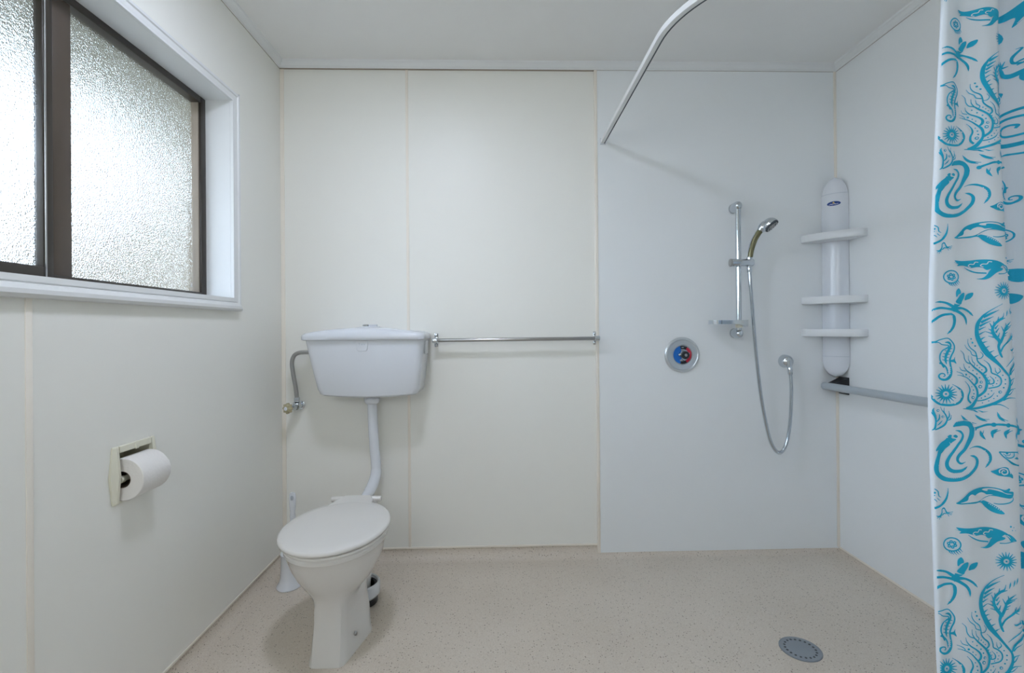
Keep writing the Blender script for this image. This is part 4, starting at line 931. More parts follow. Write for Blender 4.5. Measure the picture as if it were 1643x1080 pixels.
PRINT_FRONT = """S1 504 14694 14 599 14757 101 721 14777 108 840 14747 101 902 14649 103 894 14514 108 816 14364 86 715 14199 64 602 14080 60 551 13990 54 562 13916 46 620 13878 31 712 13916 4
P2 569 14807 566 14800 559 14795 552 14795 546 14800 544 14807 547 14814 553 14818 561 14818 567 14814
P2 602 14813 599 14806 593 14802 585 14802 579 14806 577 14813 580 14821 586 14825 594 14825 600 14821
P2 635 14820 632 14813 626 14809 618 14809 612 14813 610 14820 613 14827 619 14832 627 14832 633 14827
P2 668 14827 665 14820 659 14816 651 14816 645 14820 643 14827 646 14834 652 14839 660 14839 666 14834
P2 701 14834 698 14827 692 14823 684 14823 678 14827 676 14834 679 14841 686 14845 693 14845 699 14841
P2 734 14841 731 14834 725 14829 717 14829 711 14834 709 14841 712 14848 719 14852 726 14852 732 14848
P2 766 14836 763 14829 757 14825 750 14825 744 14829 742 14836 745 14843 751 14848 759 14848 764 14843
P2 799 14831 796 14824 790 14819 782 14819 776 14823 774 14831 777 14838 784 14842 791 14842 797 14838
P2 831 14825 828 14818 822 14813 815 14813 809 14818 807 14825 810 14832 816 14836 823 14836 829 14832
P2 864 14819 861 14812 854 14808 847 14807 841 14812 839 14819 842 14826 848 14830 856 14830 862 14826
P2 893 14809 891 14802 884 14797 877 14797 871 14802 869 14809 872 14816 878 14820 886 14820 892 14816
P2 917 14786 914 14779 907 14775 900 14775 894 14779 892 14786 895 14793 901 14798 909 14798 915 14793
P2 940 14764 937 14757 930 14752 923 14752 917 14757 915 14764 918 14771 924 14775 932 14775 938 14771
P2 963 14741 960 14734 954 14730 946 14730 940 14734 938 14741 941 14748 948 14753 955 14753 961 14748
P2 980 14716 978 14709 971 14705 964 14705 958 14709 956 14716 959 14723 965 14728 973 14728 979 14723
P2 982 14684 980 14676 973 14672 966 14672 960 14676 958 14683 961 14691 967 14695 975 14695 981 14691
P2 984 14651 982 14644 975 14639 968 14639 962 14644 960 14651 963 14658 969 14662 977 14662 983 14658
P2 987 14618 984 14611 977 14606 970 14606 964 14611 962 14618 965 14625 971 14629 979 14629 985 14625
P2 983 14585 980 14578 974 14574 966 14574 961 14578 959 14585 961 14592 968 14597 975 14597 981 14592
P2 975 14553 973 14546 966 14541 959 14541 953 14546 951 14553 954 14560 960 14564 968 14564 974 14560
P2 968 14520 965 14513 959 14509 951 14509 945 14513 944 14520 946 14527 953 14531 960 14531 966 14527
P2 960 14487 957 14480 951 14476 944 14476 938 14480 936 14487 939 14494 945 14499 953 14499 958 14494
P2 948 14456 945 14449 939 14445 932 14445 926 14449 924 14456 927 14464 933 14468 940 14468 946 14464
P2 930 14428 927 14421 921 14416 914 14416 908 14421 906 14428 909 14435 915 14439 922 14439 928 14435
P2 912 14399 909 14392 903 14387 896 14387 890 14392 888 14399 891 14406 897 14410 904 14410 910 14406
P2 894 14370 891 14363 885 14359 878 14359 872 14363 870 14370 873 14377 879 14381 886 14381 892 14377
P2 876 14341 873 14334 867 14330 860 14330 854 14334 852 14341 855 14348 861 14353 868 14353 874 14348
P2 857 14313 855 14306 848 14301 841 14301 835 14306 833 14313 836 14320 842 14324 850 14324 856 14320
P2 839 14284 836 14277 829 14273 822 14273 816 14277 814 14284 817 14291 823 14296 831 14296 837 14291
P2 820 14256 817 14249 811 14245 803 14245 797 14249 795 14256 798 14263 805 14268 812 14268 818 14263
P2 801 14228 798 14221 792 14217 784 14217 778 14221 777 14228 779 14235 786 14239 793 14239 799 14235
P2 782 14200 779 14193 773 14188 765 14188 760 14193 758 14200 760 14207 767 14211 774 14211 780 14207
P2 761 14173 758 14166 752 14162 744 14162 739 14166 737 14173 740 14180 746 14184 753 14184 759 14180
P2 738 14148 735 14141 729 14137 721 14137 716 14141 714 14148 716 14155 723 14159 730 14159 736 14155
P2 715 14123 712 14116 706 14112 698 14112 692 14116 690 14123 693 14130 700 14134 707 14134 713 14130
P2 691 14098 689 14091 682 14087 675 14087 669 14091 667 14098 670 14105 676 14109 684 14109 690 14105
P2 670 14072 667 14065 661 14061 654 14061 648 14065 646 14072 649 14079 655 14083 662 14083 668 14079
P2 653 14043 651 14036 644 14031 637 14031 631 14036 629 14043 632 14050 638 14054 646 14054 651 14050
P2 637 14013 634 14006 628 14002 620 14002 614 14006 613 14013 615 14020 622 14025 629 14025 635 14020
P2 625 13983 622 13976 616 13972 609 13972 603 13976 601 13983 604 13990 610 13995 617 13995 623 13990
P2 631 13951 628 13944 622 13940 615 13940 609 13944 607 13951 610 13958 616 13963 623 13963 629 13958
S1 544 14611 6 634 14592 37 690 14514 43 660 14409 46 586 14304 46 486 14155 49 387 14005 57 336 13871 71 364 13760 79 458 13700 79 594 13715 64 688 13767 34 744 13819 4
P2 717 14559 715 14554 710 14550 704 14550 700 14554 698 14559 700 14564 705 14568 711 14568 715 14564
P2 718 14532 716 14527 712 14524 706 14524 702 14527 700 14532 702 14537 707 14541 713 14541 717 14537
P2 720 14505 718 14500 714 14497 708 14497 704 14500 702 14505 704 14511 709 14514 715 14514 719 14511
P2 722 14479 720 14473 716 14470 710 14470 706 14473 704 14479 706 14484 711 14487 717 14487 721 14484
P2 717 14452 715 14447 710 14444 705 14444 700 14447 699 14452 701 14458 706 14461 711 14461 716 14458
P2 708 14427 706 14421 701 14418 695 14418 691 14421 689 14427 692 14432 696 14435 702 14435 706 14432
P2 698 14401 696 14396 691 14392 686 14392 681 14396 680 14401 682 14406 687 14409 692 14409 697 14406
P2 377 13678 375 13672 369 13668 363 13668 358 13672 356 13678 358 13684 364 13688 370 13688 375 13684
P2 406 13670 403 13664 398 13661 391 13661 386 13664 385 13670 387 13677 393 13680 399 13680 404 13677
P2 434 13663 432 13657 427 13653 420 13653 415 13657 413 13663 416 13669 421 13673 428 13673 433 13669
P2 463 13656 461 13650 455 13646 449 13646 444 13650 442 13656 445 13662 450 13666 457 13666 462 13662
P2 493 13659 491 13653 485 13649 479 13649 474 13653 472 13659 475 13665 480 13669 487 13669 492 13665
P2 523 13662 521 13656 515 13652 509 13652 504 13656 502 13662 505 13668 510 13672 517 13672 522 13668
P2 553 13666 551 13660 545 13656 539 13656 534 13660 532 13666 535 13672 540 13676 547 13676 552 13672
P2 583 13670 581 13664 576 13660 569 13660 564 13664 562 13670 565 13676 570 13680 577 13680 582 13676
S1 234 14229 86 178 14050 72 136 13901 79 113 13752 86 138 13633 89 238 13544 94 372 13514 86 553 13529 79 707 13588 71 849 13692 66 955 13811 63 986 13945 60 931 14028 46 827 14053 6
P2 177 13827 174 13820 168 13815 161 13815 155 13820 153 13827 156 13834 162 13838 169 13838 175 13834
P2 179 13791 177 13784 170 13780 163 13780 157 13784 155 13791 158 13798 164 13802 172 13802 178 13798
P2 182 13756 179 13749 173 13744 165 13744 160 13749 158 13756 160 13763 167 13767 174 13767 180 13763
P2 184 13720 181 13713 175 13709 168 13709 162 13713 160 13720 163 13727 169 13732 176 13732 182 13727
P2 197 13689 194 13682 188 13677 180 13677 174 13682 173 13689 175 13696 182 13700 189 13700 195 13696
P2 215 13659 212 13652 206 13648 198 13648 193 13652 191 13659 194 13666 200 13670 207 13670 213 13666
P2 233 13629 230 13622 224 13618 217 13618 211 13622 209 13629 212 13636 218 13641 225 13641 231 13636
P2 260 13608 257 13601 251 13597 243 13597 237 13601 236 13608 238 13615 245 13620 252 13620 258 13615
P2 291 13592 288 13585 282 13581 274 13581 269 13585 267 13592 270 13599 276 13604 283 13604 289 13599
P2 322 13576 319 13569 313 13565 306 13565 300 13569 298 13576 301 13583 307 13588 315 13588 320 13583
P2 355 13565 352 13558 346 13554 339 13554 333 13558 331 13565 334 13572 340 13576 347 13576 353 13572
P2 391 13561 388 13554 382 13550 374 13550 368 13554 367 13561 369 13568 376 13572 383 13572 389 13568
P2 426 13557 424 13550 417 13546 410 13546 404 13550 402 13557 405 13564 411 13568 419 13568 424 13564
P2 462 13553 459 13546 453 13542 445 13542 440 13546 438 13553 441 13560 447 13564 454 13564 460 13560
P2 497 13557 495 13550 488 13545 481 13545 475 13550 473 13557 476 13564 482 13568 490 13568 496 13563
P2 533 13565 530 13558 524 13554 517 13554 511 13558 509 13565 512 13572 518 13576 525 13576 531 13572
P2 569 13574 566 13567 560 13562 552 13562 546 13567 544 13574 547 13581 553 13585 561 13585 567 13581
P2 604 13582 601 13575 595 13571 588 13571 582 13575 580 13582 583 13589 589 13594 596 13594 602 13589
P2 639 13594 636 13587 630 13582 622 13582 617 13587 615 13594 617 13601 624 13605 631 13605 637 13601
P2 671 13611 669 13604 662 13600 655 13600 649 13604 647 13611 650 13618 656 13622 664 13622 670 13618
P2 704 13628 701 13621 695 13617 688 13617 682 13621 680 13628 683 13635 689 13639 696 13639 702 13635
P2 737 13645 734 13638 728 13634 720 13634 715 13638 713 13645 715 13652 722 13657 729 13657 735 13652
P2 769 13663 767 13656 760 13652 753 13652 747 13656 745 13663 748 13670 754 13674 762 13674 767 13670
P2 796 13689 793 13682 787 13678 779 13678 773 13682 772 13689 774 13696 781 13700 788 13700 794 13696
P2 822 13715 819 13708 813 13704 806 13704 800 13708 798 13715 801 13722 807 13726 814 13726 820 13722
P2 849 13741 846 13734 839 13730 832 13730 826 13734 824 13741 827 13748 833 13752 841 13752 847 13748
P2 875 13767 872 13760 866 13756 858 13756 853 13760 851 13767 854 13774 860 13778 867 13778 873 13774
P2 896 13796 893 13789 887 13785 880 13785 874 13789 872 13796 875 13803 881 13808 889 13808 894 13803
P2 911 13830 908 13823 902 13819 894 13819 889 13823 887 13830 890 13837 896 13841 903 13841 909 13837
P2 926 13863 923 13856 917 13852 909 13852 904 13856 902 13863 904 13870 911 13875 918 13875 924 13870
P2 941 13897 938 13890 932 13886 924 13886 918 13890 917 13897 919 13904 926 13908 933 13908 939 13904
S1 821 14207 3 930 14247 17 1051 14244 34 1168 14185 49 1253 14095 57 1268 13975 54 1223 13871 40 1157 13784 4
P2 1179 14155 1176 14147 1169 14142 1161 14142 1154 14147 1152 14155 1155 14163 1162 14167 1171 14167 1177 14163
P2 1203 14114 1200 14107 1193 14102 1184 14102 1178 14107 1176 14114 1179 14122 1186 14127 1194 14127 1201 14122
P2 1227 14074 1223 14066 1216 14061 1208 14061 1201 14066 1199 14074 1202 14082 1210 14087 1218 14087 1224 14082
P2 1241 14031 1238 14023 1231 14018 1222 14018 1216 14023 1214 14031 1217 14039 1224 14044 1232 14044 1239 14039
P2 1241 13983 1238 13975 1231 13970 1222 13970 1216 13975 1214 13983 1217 13991 1224 13996 1233 13996 1239 13991
P2 1236 13937 1233 13929 1226 13924 1218 13924 1211 13929 1209 13937 1212 13944 1219 13949 1228 13949 1234 13944
P2 1212 13894 1209 13886 1202 13881 1193 13881 1187 13886 1185 13894 1188 13902 1195 13907 1203 13907 1210 13902
F1 135 14199 225 14319 336 14409 402 14499 462 14506 458 14439 547 14416 468 14349 436 14319 407 14349 419 14289 323 14199 241 14095 180 14080 186 14169 127 14140
F1 492 14491 539 14517 582 14484 557 14446 512 14461
P2 384 14451 381 14444 374 14439 367 14439 361 14444 359 14451 362 14458 368 14462 376 14462 382 14458
S1 -251 8602 8 -189 8660 28 -165 8815 25 -174 8914 36 -221 8986 20 -233 9021 4
S1 -166 8914 36 -203 9042 31 -184 9113 4
S1 -191 8618 19 -71 8673 28 21 8742 31 72 8855 22 42 8968 22 -19 9054 13 -50 9139 3
S1 38 8968 20 17 9039 14 29 9117 3
S1 72 8855 17 121 8939 20 113 9045 3
S1 82 8833 14 139 8868 17 159 8953 3
S1 -151 8801 17 -88 8871 25 -82 8970 13
S1 -141 8716 8 -80 8765 20 -25 8828 6
P1 -77 9050 -85 9032 -101 9021 -121 9021 -137 9033 -142 9051 -135 9069 -118 9080 -98 9080 -82 9069
P2 -94 9051 -97 9041 -106 9036 -116 9036 -123 9042 -126 9051 -122 9060 -114 9066 -104 9065 -96 9060
P1 17 8912 10 8895 -5 8885 -23 8885 -37 8896 -42 8913 -35 8929 -20 8939 -2 8939 12 8929
P2 2 8912 -1 8904 -9 8899 -18 8899 -25 8904 -27 8912 -24 8921 -16 8926 -7 8926 0 8920
S1 646 8642 42 781 8690 33 931 8737 36 1049 8743 47 1182 8748 36 1329 8736 45 1475 8712 33 1633 8657 31 1691 8642 31
P1 707 8641 697 8615 672 8599 643 8599 621 8616 613 8643 624 8669 649 8685 678 8685 700 8668
P1 1107 8739 1095 8711 1069 8694 1038 8694 1014 8712 1006 8741 1018 8769 1044 8786 1075 8786 1099 8768
P1 1386 8731 1375 8703 1348 8686 1317 8686 1294 8704 1286 8733 1297 8761 1324 8778 1355 8778 1378 8760
S1 357 8957 3 467 8828 56 651 8731 3
S1 510 8821 14 596 8784 17 705 8759 3
S1 681 8960 3 793 8871 53 936 8812 3
S1 809 8888 11 880 8856 14 983 8857 3
S1 1134 9025 3 1177 8897 50 1275 8814 3
S1 1193 8911 11 1249 8865 13 1335 8831 3
S1 1569 8899 3 1599 8807 42 1653 8735 3
S1 783 8605 3 806 8506 61 880 8406 3
S1 798 8506 28 833 8548 17 857 8611 3
S1 1124 8643 3 1023 8573 64 1022 8439 3
S1 1044 8545 22 1098 8594 17 1174 8621 3
S1 1367 8647 3 1266 8563 64 1279 8436 3
S1 1286 8542 22 1348 8590 17 1431 8617 3
S1 1615 8608 3 1542 8510 58 1542 8404 3
P1 540 9061 688 9066 772 9009 714 9014 657 9046
P1 746 9066 877 9029 973 9030 846 9008
S1 1120 8142 19 1288 8138 19 1435 8137 19 1537 8122 19 1622 8064 17
S1 1537 8122 22 1576 8149 14 1588 8170 3
S1 1120 8142 19 1180 8056 19 1277 7971 22 1374 7892 36 1489 7848 22 1612 7818 28
P1 1294 8115 1288 8101 1274 8092 1258 8092 1245 8101 1241 8116 1247 8131 1261 8140 1278 8140 1290 8130
S1 1191 8106 8 1240 8070 11 1321 8078 11 1346 8117 8
S1 1224 8063 8 1280 8013 17 1368 8019 19 1423 8060 22 1427 8123 14
P1 1426 7997 1502 8031 1593 7966 1498 7974
F1 1257 13704 1335 13736 1429 13784 1521 13811 1588 13796 1623 13751 1648 13677 1683 13632 1679 13565 1613 13595 1522 13602 1403 13617 1330 13654
S2 1422 13677 20 1418 13736 20 1489 13778 20 1563 13751 20 1565 13677 20 1495 13647 20 1456 13692 17 1486 13736 14 1523 13721 13
S2 1596 13788 9 1619 13736 14 1629 13662 7
F1 467 12996 538 13052 650 13155 745 13244 870 13310 1023 13350 1190 13362 1354 13344 1503 13309 1581 13346 1606 13316 1584 13279 1669 13269 1656 13168 1596 13126 1461 13139 1342 13161 1222 13169 1099 13122 1020 13073 1003 13043 1065 13066 1182 13021 1327 12932 1412 12858 1465 12784 1347 12781 1200 12836 1086 12932 1002 13021 865 12999 699 12990 549 12978
S1 1655 13153 9 1646 13086 17 1559 13027 20 1391 12994 17 1272 13006 11
F2 714 13096 732 13155 803 13202 877 13177 924 13211 1016 13246 1090 13228 1134 13199 1209 13201 1262 13198 1162 13169 1069 13125 1006 13080 928 13048 822 13034 641 13015 550 13008 673 13055
S1 752 13111 14 778 13158 20 831 13167 23 859 13140 11 813 13128 9
S1 938 13199 9 999 13211 20 1029 13162 23 986 13118 17 941 13128 7
S1 521 13020 9 643 13049 10 736 13089 11 797 13111 7
S1 795 13081 7 854 13054 17 900 13073 7
S1 855 13081 7 931 13081 14 1022 13103 11 1101 13154 11 1193 13184 6
F2 1043 13310 1112 13332 1263 13335 1412 13302 1498 13242 1633 13224 1527 13220 1424 13265 1261 13305 1171 13308 1154 13273 1079 13285
P2 1186 13003 1183 12996 1177 12992 1169 12992 1163 12996 1162 13003 1164 13010 1171 13014 1178 13014 1184 13010
P2 1220 12981 1218 12974 1211 12970 1204 12970 1198 12974 1196 12981 1199 12988 1205 12992 1213 12992 1218 12988
P2 1255 12959 1252 12952 1246 12947 1238 12947 1233 12952 1231 12959 1234 12966 1240 12970 1247 12970 1253 12965
P2 1290 12936 1287 12929 1281 12925 1273 12925 1267 12929 1266 12936 1268 12943 1275 12948 1282 12948 1288 12943
P2 1324 12914 1322 12907 1315 12903 1308 12903 1302 12907 1300 12914 1303 12921 1309 12925 1317 12925 1322 12921
P2 1359 12892 1356 12885 1350 12880 1342 12880 1337 12885 1335 12892 1338 12899 1344 12903 1351 12903 1357 12899
P2 1394 12869 1391 12862 1384 12858 1377 12858 1371 12863 1369 12869 1372 12876 1379 12881 1386 12881 1392 12876
F1 410 12427 484 12419 442 12470 606 12460 816 12469 997 12487 1177 12478 1325 12445 1441 12393 1499 12349 1437 12334 1389 12290 1448 12268 1415 12224 1307 12180 1228 12115 1149 12049 1057 12023 924 12043 1029 12057 1109 12123 1159 12210 1193 12262 1116 12240 1045 12299 956 12314 835 12300 747 12327 629 12352 494 12343 527 12389
S1 672 12315 6 772 12249 20 918 12190 23 1111 12167 23
S1 1335 12144 17 1455 12150 14 1562 12182 14 1661 12201 6
F1 1444 12327 1514 12349 1600 12297 1676 12201 1609 12208 1555 12187 1521 12238 1494 12282
S2 1437 12324 6 1496 12309 13 1538 12260 10
S2 978 12424 14 919 12429 14 886 12381 14 811 12381 14 771 12344 14 821 12312 11
S2 1218 12423 14 1158 12428 14 1125 12380 14 1050 12380 14 1011 12343 14 1061 12311 11
P1 1588 12513 1583 12501 1572 12494 1559 12494 1549 12501 1546 12513 1551 12525 1562 12533 1575 12533 1585 12525
P1 1639 12495 1637 12489 1631 12485 1625 12485 1620 12489 1618 12495 1621 12501 1626 12505 1633 12505 1638 12501
P1 1606 12432 1604 12425 1597 12421 1590 12421 1584 12425 1582 12432 1585 12439 1591 12443 1599 12443 1605 12439
P1 1671 12429 1669 12424 1664 12420 1658 12420 1654 12424 1653 12429 1655 12434 1660 12437 1665 12437 1669 12434
S1 509 12093 21 502 12059 21 485 12027 21 461 11999 21 429 11976 21 392 11960 21 353 11952 21 313 11952 21 274 11961 21 239 11977 21 211 12000 21 190 12028 21 177 12061 21 174 12095 21 181 12129 21 198 12161 21 222 12190 21 254 12213 21 290 12229 21 330 12237 21 370 12236 21 409 12228 21 444 12212 21 472 12189 21 493 12160 21 506 12128 21 509 12093 21
S1 430 12076 18 424 12064 18 412 12056 18 397 12056 18 386 12064 18 382 12077 18 387 12090 18 400 12097 18 415 12097 18 426 12089 18 430 12076 18
S1 377 12037 18 372 12024 18 359 12016 18 344 12016 18 333 12024 18 329 12037 18 335 12050 18 347 12058 18 362 12058 18 373 12050 18 377 12037 18
S1 313 12055 18 307 12042 18 295 12034 18 280 12034 18 269 12042 18 265 12055 18 270 12068 18 283 12076 18 297 12075 18 309 12067 18 313 12055 18
S1 301 12112 18 295 12099 18 283 12091 18 268 12091 18 257 12099 18 253 12112 18 258 12125 18 271 12133 18 286 12133 18 297 12125 18 301 12112 18
S1 354 12151 18 348 12138 18 336 12130 18 321 12130 18 310 12138 18 306 12151 18 311 12164 18 324 12172 18 338 12172 18 350 12164 18 354 12151 18
S1 418 12134 18 413 12121 18 400 12113 18 386 12113 18 374 12121 18 370 12134 18 376 12147 18 388 12155 18 403 12155 18 414 12147 18 418 12134 18
S1 480 12028 20 498 11989 17 537 11945 3
S1 449 11994 20 468 11956 17 507 11912 3
S1 409 11970 20 428 11932 17 467 11888 3
S1 364 11956 20 382 11918 17 421 11874 3
S1 316 11955 20 335 11917 17 374 11873 3
S1 271 11965 20 289 11927 17 328 11883 3
S1 330 13326 4 320 13215 20 278 13082 34 188 12964 40 79 12898 43 0 12862 26
S1 51 13304 14 115 13245 17 125 13156 17 175 13119 4
S1 23 13083 9 59 13053 14 87 13016 4
S1 92 13105 11 120 13068 11 149 13053 3
P1 74 13216 69 13202 57 13193 42 13193 30 13202 27 13216 32 13230 44 13238 59 13238 71 13230
P1 57 13157 54 13148 46 13143 37 13143 30 13148 28 13157 31 13165 39 13171 48 13171 55 13165
S1 64 12692 6 132 12707 31 174 12780 17 181 12854 14 225 12883 23 252 12839 17 279 12780 28 309 12787 14 400 12809 3
S1 279 12777 11 383 12765 3
S1 279 12777 11 366 12735 3
S1 279 12777 11 319 12706 3
S1 132 12704 13 50 12707 3
S1 132 12704 13 62 12655 3
S1 132 12704 13 105 12633 3
S1 132 12704 13 152 12663 3
S1 178 12721 11 218 12765 17 270 12758 11
F1 424 11641 427 11743 460 11801 507 11827 545 11769 544 11713 490 11685 450 11638
F1 631 11556 660 11654 723 11705 836 11726 824 11653 760 11588 699 11567
F1 405 11510 463 11597 535 11684 605 11725 637 11713 621 11626 562 11524 521 11459
S1 365 11467 11 453 11437 31 513 11452 6
S1 423 11438 85 366 11365 113 385 11300 71
S1 -33 11510 6 71 11520 37 203 11490 48 318 11416 71 389 11365 71
S1 389 11365 85 538 11371 45 654 11327 48 739 11261 42 802 11188 6
S1 372 11336 85 240 11359 48 78 11382 48 -42 11356 40 -120 11303 6
S1 357 11336 71 458 11285 62 572 11204 56 625 11102 48 630 10987 4
S1 -136 11028 6 -104 11072 42 5 11165 51 127 11222 51 292 11242 42
S1 278 11250 28 340 11184 65 349 11075 62 319 10960 54 254 10859 42 175 10781 4
P2 9 11495 6 11488 -1 11483 -9 11483 -16 11488 -18 11496 -15 11503 -8 11508 0 11508 7 11503
P2 53 11489 50 11481 43 11477 34 11477 28 11481 26 11489 29 11497 36 11502 44 11501 51 11497
P2 96 11483 93 11475 86 11470 78 11470 72 11475 70 11483 73 11490 80 11495 88 11495 94 11490
P2 138 11471 135 11463 128 11458 120 11459 114 11463 112 11471 115 11479 122 11483 130 11483 136 11479
P2 180 11456 177 11449 170 11444 161 11444 155 11449 153 11456 156 11464 163 11469 171 11469 178 11464
P2 221 11442 218 11434 211 11429 203 11429 196 11434 194 11442 197 11449 204 11454 212 11454 219 11449
P2 257 11418 254 11411 247 11406 239 11406 232 11411 230 11418 233 11426 240 11431 248 11431 255 11426
P2 292 11393 289 11385 282 11381 274 11381 267 11385 265 11393 268 11401 275 11406 283 11405 290 11401
P2 -61 11322 -64 11314 -71 11309 -79 11309 -85 11314 -88 11322 -85 11330 -78 11334 -69 11334 -63 11329
P2 -19 11327 -22 11320 -29 11315 -38 11315 -44 11320 -46 11328 -43 11335 -36 11340 -28 11340 -22 11335
P2 22 11333 19 11326 12 11321 4 11321 -3 11326 -5 11333 -2 11341 5 11346 14 11346 20 11341
P2 63 11338 60 11330 53 11325 45 11325 39 11330 37 11338 40 11345 47 11350 55 11350 61 11345
P2 104 11331 101 11324 94 11319 86 11319 79 11324 77 11332 80 11339 87 11344 96 11344 102 11339
P2 145 11325 142 11317 135 11313 127 11313 120 11318 118 11325 121 11333 128 11338 136 11338 143 11333
P2 185 11318 182 11311 175 11306 167 11306 161 11311 159 11318 162 11326 169 11331 177 11331 183 11326
P2 225 11309 222 11302 216 11297 207 11297 201 11302 199 11309 202 11317 209 11322 217 11322 223 11317
P2 502 11328 500 11321 494 11317 486 11317 481 11321 479 11328 481 11335 488 11339 495 11339 501 11335
P2 545 11318 543 11312 537 11307 529 11307 523 11312 522 11319 524 11325 531 11330 538 11329 544 11325
P2 588 11309 586 11302 579 11298 572 11298 566 11302 565 11309 567 11316 573 11320 581 11320 587 11315
P2 631 11299 629 11292 622 11288 615 11288 609 11292 608 11299 610 11306 616 11310 624 11310 629 11306
P2 669 11278 666 11271 660 11267 653 11267 647 11271 645 11278 648 11285 654 11289 661 11289 667 11284
P2 706 11255 703 11249 697 11244 690 11244 684 11249 682 11256 685 11262 691 11267 699 11266 704 11262
P2 439 11241 436 11234 429 11229 421 11229 414 11234 412 11242 415 11249 422 11254 431 11254 437 11249
P2 474 11221 471 11213 464 11209 456 11209 449 11214 447 11221 450 11229 457 11234 465 11234 472 11229
P2 509 11201 506 11193 499 11188 491 11188 484 11193 482 11201 485 11209 492 11213 500 11213 507 11208
P2 542 11179 539 11171 532 11166 524 11166 517 11171 515 11179 518 11187 525 11191 534 11191 540 11186
P2 564 11145 561 11138 554 11133 545 11133 539 11138 537 11145 540 11153 547 11158 555 11158 562 11153
P2 585 11112 582 11104 575 11099 567 11099 561 11104 558 11112 562 11119 569 11124 577 11124 583 11119
P2 -76 11050 -79 11041 -87 11036 -96 11036 -103 11041 -105 11050 -102 11058 -94 11064 -85 11063 -78 11058
P2 -41 11074 -45 11066 -53 11061 -62 11061 -69 11066 -71 11075 -68 11083 -60 11088 -51 11088 -44 11083
P2 -7 11099 -11 11091 -18 11085 -28 11086 -35 11091 -37 11099 -34 11108 -26 11113 -17 11113 -10 11108
P2 27 11124 23 11115 16 11110 7 11110 -1 11116 -3 11124 0 11133 8 11138 17 11138 24 11132
P2 64 11143 61 11135 53 11129 44 11129 37 11135 35 11143 38 11152 46 11157 55 11157 62 11152
P2 102 11161 99 11152 91 11147 82 11147 75 11153 73 11161 76 11170 84 11175 93 11175 100 11169
P2 141 11179 137 11170 130 11165 120 11165 113 11170 111 11179 114 11187 122 11192 131 11192 138 11187
P2 182 11187 179 11178 171 11173 162 11173 155 11178 152 11187 156 11195 163 11201 172 11201 180 11195
P2 223 11195 220 11186 212 11181 203 11181 196 11187 193 11195 197 11204 204 11209 214 11209 221 11203
P2 311 11192 308 11183 300 11178 291 11178 284 11183 282 11192 285 11200 293 11206 302 11205 309 11200
P2 311 11151 308 11143 300 11137 291 11137 284 11143 282 11151 285 11160 293 11165 302 11165 309 11160
P2 311 11111 308 11102 300 11097 291 11097 284 11102 282 11111 285 11119 293 11125 302 11124 309 11119
P2 310 11070 307 11062 299 11057 290 11057 283 11062 280 11070 284 11079 292 11084 301 11084 308 11079
P2 300 11031 297 11022 289 11017 280 11017 273 11022 270 11031 274 11039 281 11044 291 11044 298 11039
P2 290 10991 287 10982 279 10977 270 10977 263 10982 260 10991 264 10999 271 11005 280 11005 288 10999
P2 278 10952 274 10943 267 10938 258 10938 250 10943 248 10952 252 10960 259 10966 268 10965 276 10960
P2 259 10915 256 10906 248 10901 239 10901 232 10906 230 10915 233 10923 241 10928 250 10928 257 10923
P2 241 10878 237 10869 229 10864 220 10864 213 10869 211 10878 214 10886 222 10891 231 10891 238 10886
S1 1518 11759 48 1511 11732 48 1495 11708 48 1472 11690 48 1445 11681 48 1417 11681 48 1391 11691 48 1371 11709 48 1358 11733 48 1355 11760 48 1362 11787 48 1377 11811 48 1400 11829 48 1427 11838 48 1456 11838 48 1482 11828 48 1502 11810 48 1515 11786 48 1518 11759 48
P1 1457 11759 1452 11748 1441 11740 1429 11741 1419 11748 1416 11760 1421 11771 1431 11778 1444 11778 1454 11771
S1 1527 11750 29 1644 11738 4
S1 1516 11720 29 1619 11670 4
S1 1496 11695 29 1573 11612 4
S1 1469 11678 29 1510 11573 4
S1 1437 11670 29 1438 11556 4
S1 1406 11674 29 1366 11563 4
S1 1378 11687 29 1303 11594 4
S1 1357 11710 29 1256 11645 4
S1 1346 11738 29 1230 11710 4
S1 1346 11769 29 1229 11781 4
S1 1356 11799 29 1254 11849 4
S1 1377 11824 29 1300 11907 4
S1 1404 11841 29 1363 11947 4
S1 1436 11849 29 1434 11964 4
S1 1467 11845 29 1506 11956 4
S1 1495 11832 29 1570 11925 4
S1 1515 11809 29 1617 11874 4
S1 1527 11781 29 1643 11809 4
S1 169 9424 55 162 9393 55 144 9367 55 119 9347 54 88 9337 54 56 9338 54 27 9348 54 4 9369 55 -11 9395 55 -14 9426 55 -7 9456 55 11 9483 55 36 9502 55 67 9512 55 99 9512 55 128 9501 55 151 9481 55 165 9454 55 169 9424 55
P1 100 9424 95 9411 83 9404 69 9404 58 9412 54 9425 60 9438 72 9446 86 9446 97 9438
S1 179 9414 33 303 9400 4
S1 168 9380 33 277 9327 4
S1 145 9352 33 227 9265 4
S1 114 9333 33 159 9223 4
S1 79 9325 33 81 9205 4
S1 44 9329 33 3 9214 4
S1 12 9344 33 -66 9248 4
S1 -11 9370 33 -118 9303 4
S1 -24 9401 33 -146 9373 4
S1 -25 9436 33 -148 9449 4
S1 -13 9469 33 -122 9523 4
S1 10 9497 33 -72 9584 4
S1 41 9516 33 -4 9627 4
S1 76 9524 33 74 9645 4
S1 111 9521 33 152 9636 4
S1 143 9505 33 221 9602 4
S1 166 9480 33 273 9547 4
S1 179 9448 33 302 9477 4
S1 216 9644 3 322 9579 20 405 9492 42 426 9392 50 377 9279 47 285 9209 47 136 9175 45 -40 9192 50 -153 9257 47 -213 9357 42 -218 9407 6
P2 390 9507 385 9495 375 9488 362 9488 352 9495 349 9507 354 9519 364 9526 377 9526 387 9518
